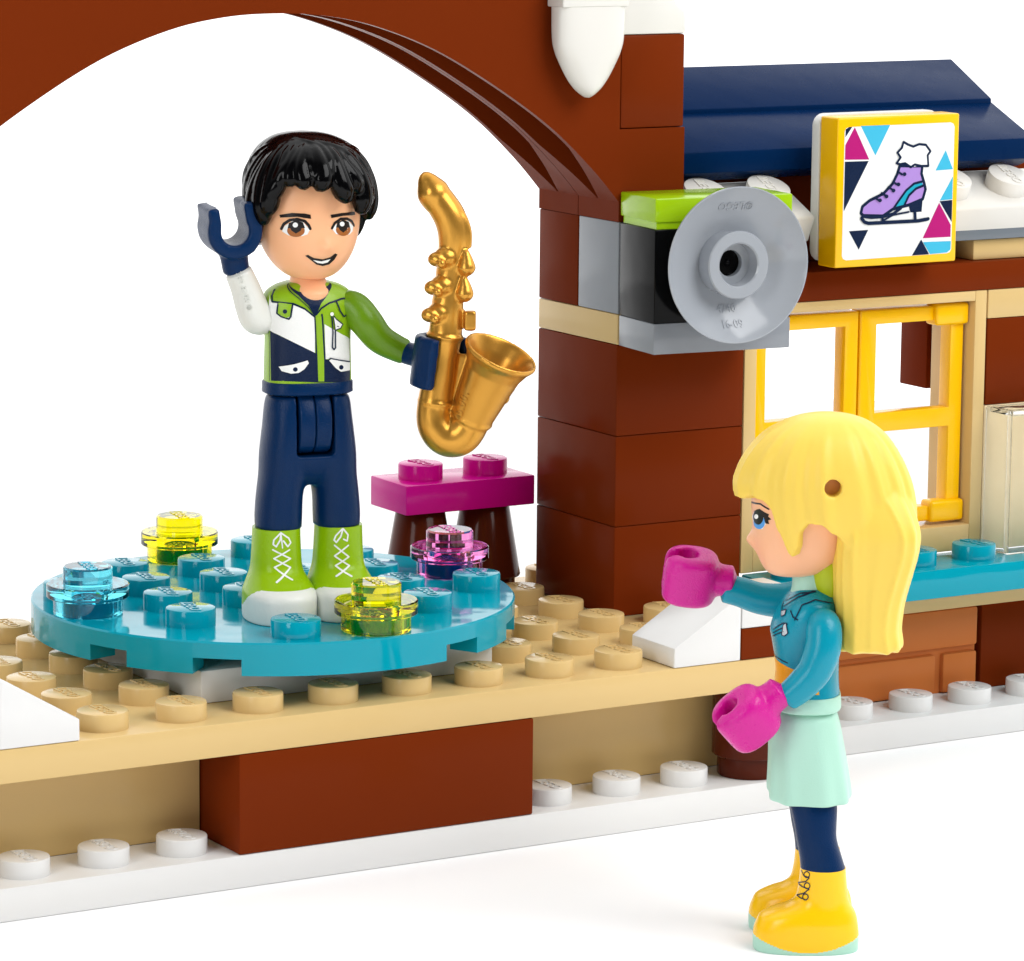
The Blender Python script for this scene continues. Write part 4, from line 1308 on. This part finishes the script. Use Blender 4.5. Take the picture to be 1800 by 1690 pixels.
# ------------------------------------------------------------------ saxophone (held by the boy doll)
SAXC = (1.759, 1.649, 2.8)
sax = empty('saxophone', 'golden toy saxophone held upright in the boy doll\'s hand', 'saxophone', (1.759 + R_.x * 1.62 - .36 * _hd.x, 1.649 + R_.y * 1.62 - .36 * _hd.y, 2.8 + 3.1 + .06), -0.5378)
K = 1 / 145.0


def sp(x, y, d=0.0):
    """drawing sheet of the instrument (145 sheet units per stud, origin at the hand)"""
    return ((x - 788) * K, d, (632 - y) * K - .06)


bm = bmesh.new()
tub = [(755, 300, 9), (760, 311, 18), (771, 331, 25), (786, 352, 27), (799, 373, 28), (806, 395, 28), (807, 417, 27), (804, 440, 25), (801, 470, 25), (799, 500, 26), (796, 530, 28), (794, 556, 28), (793, 580, 29), (789, 610, 27), (783, 650, 28), (776, 690, 29),
       (774, 715, 30), (778, 735, 32), (789, 751, 33), (804, 757, 34), (820, 752, 35), (832, 736, 35), (841, 712, 35)]
add_tube(bm, [sp(x, y) + (r * K,) for x, y, r in tub], 28, 6)
# mouthpiece is flattened sideways
add_tube(bm, [sp(757, 306) + (14 * K,), sp(769, 329) + (28 * K,), sp(782, 352) + (25 * K,)], 20, 4)
# spine rib on the back of the neck
add_tube(bm, [sp(806, 352, -.06) + (7 * K,), sp(820, 372, -.06) + (9 * K,), sp(829, 398, -.06) + (9 * K,), sp(830, 425, -.06) + (8 * K,)], 14, 5)
# keys on the left, pads on the right
for (x, y) in ((790, 442), (784, 491), (779, 538)):
    add_ball(bm, sp(x + 3, y, -.1), 22 * K, (1.0, .9, .85))
    add_ball(bm, sp(x - 11, y + 2, -.17), 14 * K, (1.2, 1, .95))
    add_ball(bm, sp(x - 4, y + 8, -.26), 8 * K)
for (x, y) in ((829, 452), (826, 497)):
    add_tube(bm, [sp(x - 2, y - 22, -.12) + (6 * K,), sp(x, y - 6, -.13) + (12 * K,), sp(x, y + 8, -.13) + (16 * K,), sp(x - 2, y + 19, -.12) + (8 * K,)], 16, 5)
add_box(bm, *sum(([min(a, b), max(a, b)] for a, b in zip(sp(826, 568, -.14), sp(846, 534, .02))), []), .02)
# collars
for x0, y0, x1, y1, r in ((764.5, 577, 821, 582, 32), (750, 692, 804, 697, 31)):
    cx, cy = (x0 + x1) / 2, (y0 + y1) / 2
    add_tube(bm, [sp(cx + .5, cy - 4) + (r * K * .96,), sp(cx, cy) + (r * K * 1.03,), sp(cx - .5, cy + 4) + (r * K * .96,)], 28, 3)
# brace between the tubes
add_box(bm, *sum(([min(a, b), max(a, b)] for a, b in zip(sp(800, 690, -.03), sp(840, 610, .03))), []), .01)
# bell: hollow flared cone pointing up, right and to the viewer
b0 = Vector(sp(838, 724, 0)); b1 = Vector(sp(889, 606, -.22))
bx = (b1 - b0).normalized()
L = (b1 - b0).length
q = bx.to_track_quat('Z', 'Y').to_matrix().to_4x4(); q.translation = b0
add_lathe(bm, [(0, -.12), (.22, -.1), (.25, 0), (.285, L * .3), (.315, L * .55), (.345, L * .75), (.40, L * .9), (.455, L * .985), (.45, L * 1.03), (.42, L * 1.035), (.385, L * .98), (.32, L * .86), (.25, L * .7), (.2, L * .5), (0, L * .45)], 56, q)
for t, rr_ in ((.32, .29),):
    pass
for k, tt in enumerate((.38, .62)):
    side = q @ Vector((.28 + .05 * tt, -.12, L * tt))
    add_ball(bm, side, .085, (1, 1, 1.1))
c = q @ Vector((0, 0, .0))
add_tube(bm, [tuple(q @ Vector((0, 0, -.01))) + (.25,), tuple(q @ Vector((0, 0, .03))) + (.272,), tuple(q @ Vector((0, 0, .07))) + (.25,)], 32, 3)
sx_o = fuse(bm, 'horn', 'gold', sax, .017, 3)
tm = text_mesh("05.001", .15, 0.1, .006)
bvh = BVHTree.FromPolygons([v.co for v in sx_o.data.vertices], [tuple(p.vertices) for p in sx_o.data.polygons])
tmat = Matrix.Translation(Vector(sp(822, 695, 0))) @ Matrix.Rotation(math.radians(74), 4, Vector((0, -1, 0)))
for v in tm.vertices:
    p = tmat @ Vector((v.co.x, 0, v.co.y))
    h = bvh.ray_cast(Vector((p.x, -3, p.z)), Vector((0, 1, 0)))
    v.co = Vector((p.x, (h[0].y if h[0] else 0) - .004 - v.co.z, p.z))
link(tm, 'engraved_number', 'gold', sx_o, 30)

# ------------------------------------------------------------------ girl doll
GA = -2.108
girl = empty('doll_figure', 'blonde girl doll in turquoise jacket and mint skirt standing in front of the stage', 'doll', (4.606, -4.815, 0), GA)
for sx in (1, -1):
    x = .41 * sx
    GB = [(0.0, .02, .30, .56, 2.5), (.02, .02, .325, .585, 2.5), (.2, .02, .33, .585, 2.5), (.32, .03, .325, .56, 2.4), (.39, .045, .312, .53, 2.35), (.45, .09, .295, .46, 2.3), (.505, .15, .278, .365, 2.2), (.58, .185, .268, .30, 2.1), (.72, .195, .26, .27, 2.1), (.93, .195, .252, .25, 2.1)]
    b = boot('boot', girl, x, 'yboot', 'mint', GB)
    for p in b.data.polygons:
        c = p.center
        e = abs(c.y - .02) / .58
        p.material_index = 1 if c.z < .035 + .17 * max(0, e - .12) ** 1.6 else 0
    if sx == 1 and prints('girl_boot'):
        put_print('boot_laces', b, b, prints('girl_boot'), around(x, .195, .28), .003, .05)
    bm = bmesh.new()
    add_loft(bm, [(.91, x, .195, .25, .25, 2.1), (1.05, x, .165, .235, .235, 2.1), (1.25, x, .115, .22, .225, 2.1), (1.4, x * .95, .1, .225, .235, 2.1), (1.6, x * .88, .08, .225, .26, 2.1), (1.8, x * .74, .05, .22, .27, 2.1), (2.0, x * .6, .03, .2, .26, 2.1)], 40, 5)
    finish(bm, 'leg', 'dollnavy', girl, 60)
# skirt
bm = bmesh.new()
n = 96
secs = catmull([(1.66, .05, .62, .455), (1.72, .05, .625, .46), (2.0, .03, .60, .435), (2.3, .0, .56, .41), (2.48, -.02, .535, .395), (2.6, -.02, .50, .36), (2.67, -.02, .43, .30), (2.7, -.01, .3, .22)], 5)
rings = []
for z, cy, rx, ry in secs:
    t = (2.68 - z) / 1.0
    ring = []
    for i in range(n):
        a, b = sup(2 * math.pi * i / n, 2.7)
        f = 1 + .03 * t * math.sin(2 * math.pi * i / n * 9)
        ring.append(bm.verts.new((rx * a * f, cy + ry * b * f, z)))
    rings.append(ring)
rings.insert(0, [bm.verts.new((v.co.x * .9, v.co.y * .9, v.co.z + .0)) for v in rings[0]])
rings.insert(0, [bm.verts.new((v.co.x * .9, v.co.y * .9, v.co.z + .3)) for v in rings[0]])
for a, b in zip(rings, rings[1:]):
    for i in range(n):
        j = (i + 1) % n
        bm.faces.new((a[i], a[j], b[j], b[i]))
bm.faces.new(rings[0][::-1]); bm.faces.new(rings[-1])
skirt = finish(bm, 'skirt', 'mint', girl, 60)
bm = bmesh.new()
add_loft(bm, [(2.665, 0, -.0, .5, .36, 2.6), (2.69, 0, -.0, .53, .38, 2.6), (2.8, 0, 0, .525, .375, 2.6), (2.84, 0, 0, .5, .37, 2.6)], 64, 3)
finish(bm, 'waistband', 'mint', girl, 50)
bm = bmesh.new()
add_loft(bm, [(2.83, 0, 0, .5, .36, 2.5), (3.1, 0, -.0, .47, .345, 2.5), (3.4, 0, -.02, .49, .375, 2.4), (3.55, 0, -.03, .51, .385, 2.3), (3.75, 0, -.0, .52, .345, 2.3), (3.88, 0, .03, .48, .29, 2.2), (3.97, 0, .05, .36, .24, 2.1), (4.02, 0, .05, .25, .21, 2.1)], 72, 6)
gtorso = finish(bm, 'torso', 'jacket', girl, 60)
if prints('girl_torso'):
    put_print('jacket_print', gtorso, gtorso, prints('girl_torso'), around(0, 0, .42))
bm = bmesh.new()
add_loft(bm, [(3.9, 0, .03, .3, .25), (4.0, 0, .03, .25, .22), (4.12, 0, .03, .235, .215), (4.2, 0, .03, .22, .21)], 40, 4)
finish(bm, 'collar', 'mint', girl, 60)
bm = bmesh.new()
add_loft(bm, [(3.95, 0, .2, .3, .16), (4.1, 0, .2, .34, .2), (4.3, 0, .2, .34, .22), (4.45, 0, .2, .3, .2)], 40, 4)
finish(bm, 'hair_shade', 'hair_shade', girl, 60)  # added filler, coloured as the shaded inside of the hair
# arms (x>0 is the side nearest the viewer)
bm = bmesh.new()
add_tube(bm, [(.42, .12, 3.72, .16), (.55, .13, 3.66, .195), (.62, .12, 3.45, .2), (.64, .03, 3.2, .19), (.64, -.12, 3.02, .175), (.63, -.27, 2.89, .155)], 28, 6)
garm = fuse(bm, 'arm', 'jacket', girl, .022, 3)
mitten(garm, (.64, -.70, 2.66), (.34, -.62, .70), (0, -.76, -.64), .32, .295, .56)
bm = bmesh.new()
add_tube(bm, [(-.42, .02, 3.78, .16), (-.52, -.06, 3.78, .19), (-.55, -.25, 3.74, .195), (-.55, -.5, 3.76, .18), (-.55, -.72, 3.83, .17), (-.55, -.9, 3.87, .16)], 28, 6)
garm2 = fuse(bm, 'arm', 'jacket', girl, .022, 3)
mitten(garm2, (-.55, -1.29, 4.0), (.3, .1, 1), (0, -1, .1), .31, .285, .6)
# head
gh = empty('head', None, None, (0, 0, 0)); gh.parent = girl
bm = bmesh.new()
add_loft(bm, [(4.14, 0, -.22, .10, .10, 2), (4.16, 0, -.19, .24, .24, 2), (4.22, 0, -.14, .36, .36, 2.05), (4.35, 0, -.10, .47, .47, 2.1), (4.52, 0, -.08, .555, .545, 2.15), (4.75, 0, -.065, .60, .575, 2.2), (5.0, 0, -.065, .61, .585, 2.2),
              (5.2, 0, 0, .59, .57, 2.1), (5.4, 0, 0, .5, .5, 2.0), (5.55, 0, 0, .34, .34, 2.0), (5.62, 0, 0, .1, .1, 2.0)], 96, 8)
for v in bm.verts:
    if v.co.y < 0:
        d2 = (v.co.x / .085) ** 2 + ((v.co.z - 4.53) / .085) ** 2
        v.co.y -= .075 * math.exp(-d2)
ghead = finish(bm, 'face', 'girl_skin', gh, 180)
if prints('girl_face'):
    for nm, rng in (('eye', range(0, 5)), ('eyebrow', (5,)), ('mouth', (6, 7))):
        put_print(nm, ghead, gh, [q for q in prints('girl_face') if q[2] in rng], around(0, 0, .6), .002, .03)
gz0 = lerp_table([(0, 5.01), (18, 5.03), (30, 5.09), (42, 5.06), (48, 4.97), (52, 4.74), (57, 4.48), (60, 4.45), (64, 4.55), (69, 4.76), (75, 4.84), (83, 4.83), (91, 4.72), (98, 4.58), (106, 4.5), (180, 4.5)])


def ggroove(th, t, z):
    d = abs(wrapdeg(th))
    s = math.sin(d * .30 + 1.1 * math.sin(d * .05) + z * .35)
    s2 = math.sin(d * .62 + 2 * math.sin(d * .09) + z * .5)
    bang = .05 * math.exp(-((d - 15) / 45) ** 2) * max(0, (t - .55) / .45)
    return (.018 * s + .009 * s2) * min(1, t * 2.5) + bang * (1 - max(0, (t - .88) / .12) * .8)


GS = [(5.955, 0, .17, .02, .02), (5.94, 0, .17, .2, .22), (5.87, 0, .16, .40, .45), (5.72, 0, .14, .58, .68), (5.5, 0, .13, .70, .85), (5.25, 0, .14, .755, .955), (5.0, 0, .17, .765, .985), (4.75, 0, .2, .755, .97),
      (4.5, 0, .24, .735, .94), (4.2, 0, .26, .70, .92), (4.0, 0, .27, .66, .9)]
bm = bmesh.new()
hair_shell(bm, GS, lambda th: gz0(abs(wrapdeg(th))), ggroove, 300, 90, .17)
# long straight back hair
n = 140
tail = catmull([(3.36, .66, .50, .335, 3.0), (3.385, .655, .56, .385, 3.0), (3.48, .645, .585, .393, 2.9), (3.62, .635, .60, .385, 2.8), (3.9, .64, .64, .405, 3.0), (4.2, .665, .70, .44, 3.6), (4.5, .695, .75, .47, 4.2), (4.75, .70, .755, .47, 4.0), (5.1, .62, .64, .43, 2.6), (5.3, .55, .5, .35, 2.2)], 8)
rings = []
for z, cy, rx, ry, pw in tail:
    ring = []
    for i in range(n):
        th = 2 * math.pi * i / n
        a, b = sup(th, pw)
        d = math.degrees(th)
        g = 1 + .02 * math.sin(d * .27 + 1.3 * math.sin(d * .06) + z * .6) + .012 * math.sin(d * .6 + z)
        zz = z + (.018 * math.sin(d * .2 + .6) + .01 * math.sin(d * .5)) * max(0, 1 - (z - 3.36) / .2)
        ring.append(bm.verts.new((rx * a * g, cy + ry * b * g, zz)))
    rings.append(ring)
for a, b in zip(rings, rings[1:]):
    for i in range(n):
        j = (i + 1) % n
        bm.faces.new((a[i], a[j], b[j], b[i]))
bm.faces.new(rings[0][::-1]); bm.faces.new(rings[-1])
hole = bmesh.new()
hm = Matrix.Translation((.5, .18, 5.235)) @ Matrix.Rotation(math.pi / 2, 4, 'Y')
add_lathe(hole, [(0, -.2), (.095, -.2), (.095, .6), (0, .6)], 32, hm)
ghair = fuse(bm, 'hair', 'blonde', gh, .02, 5, cut=hole)
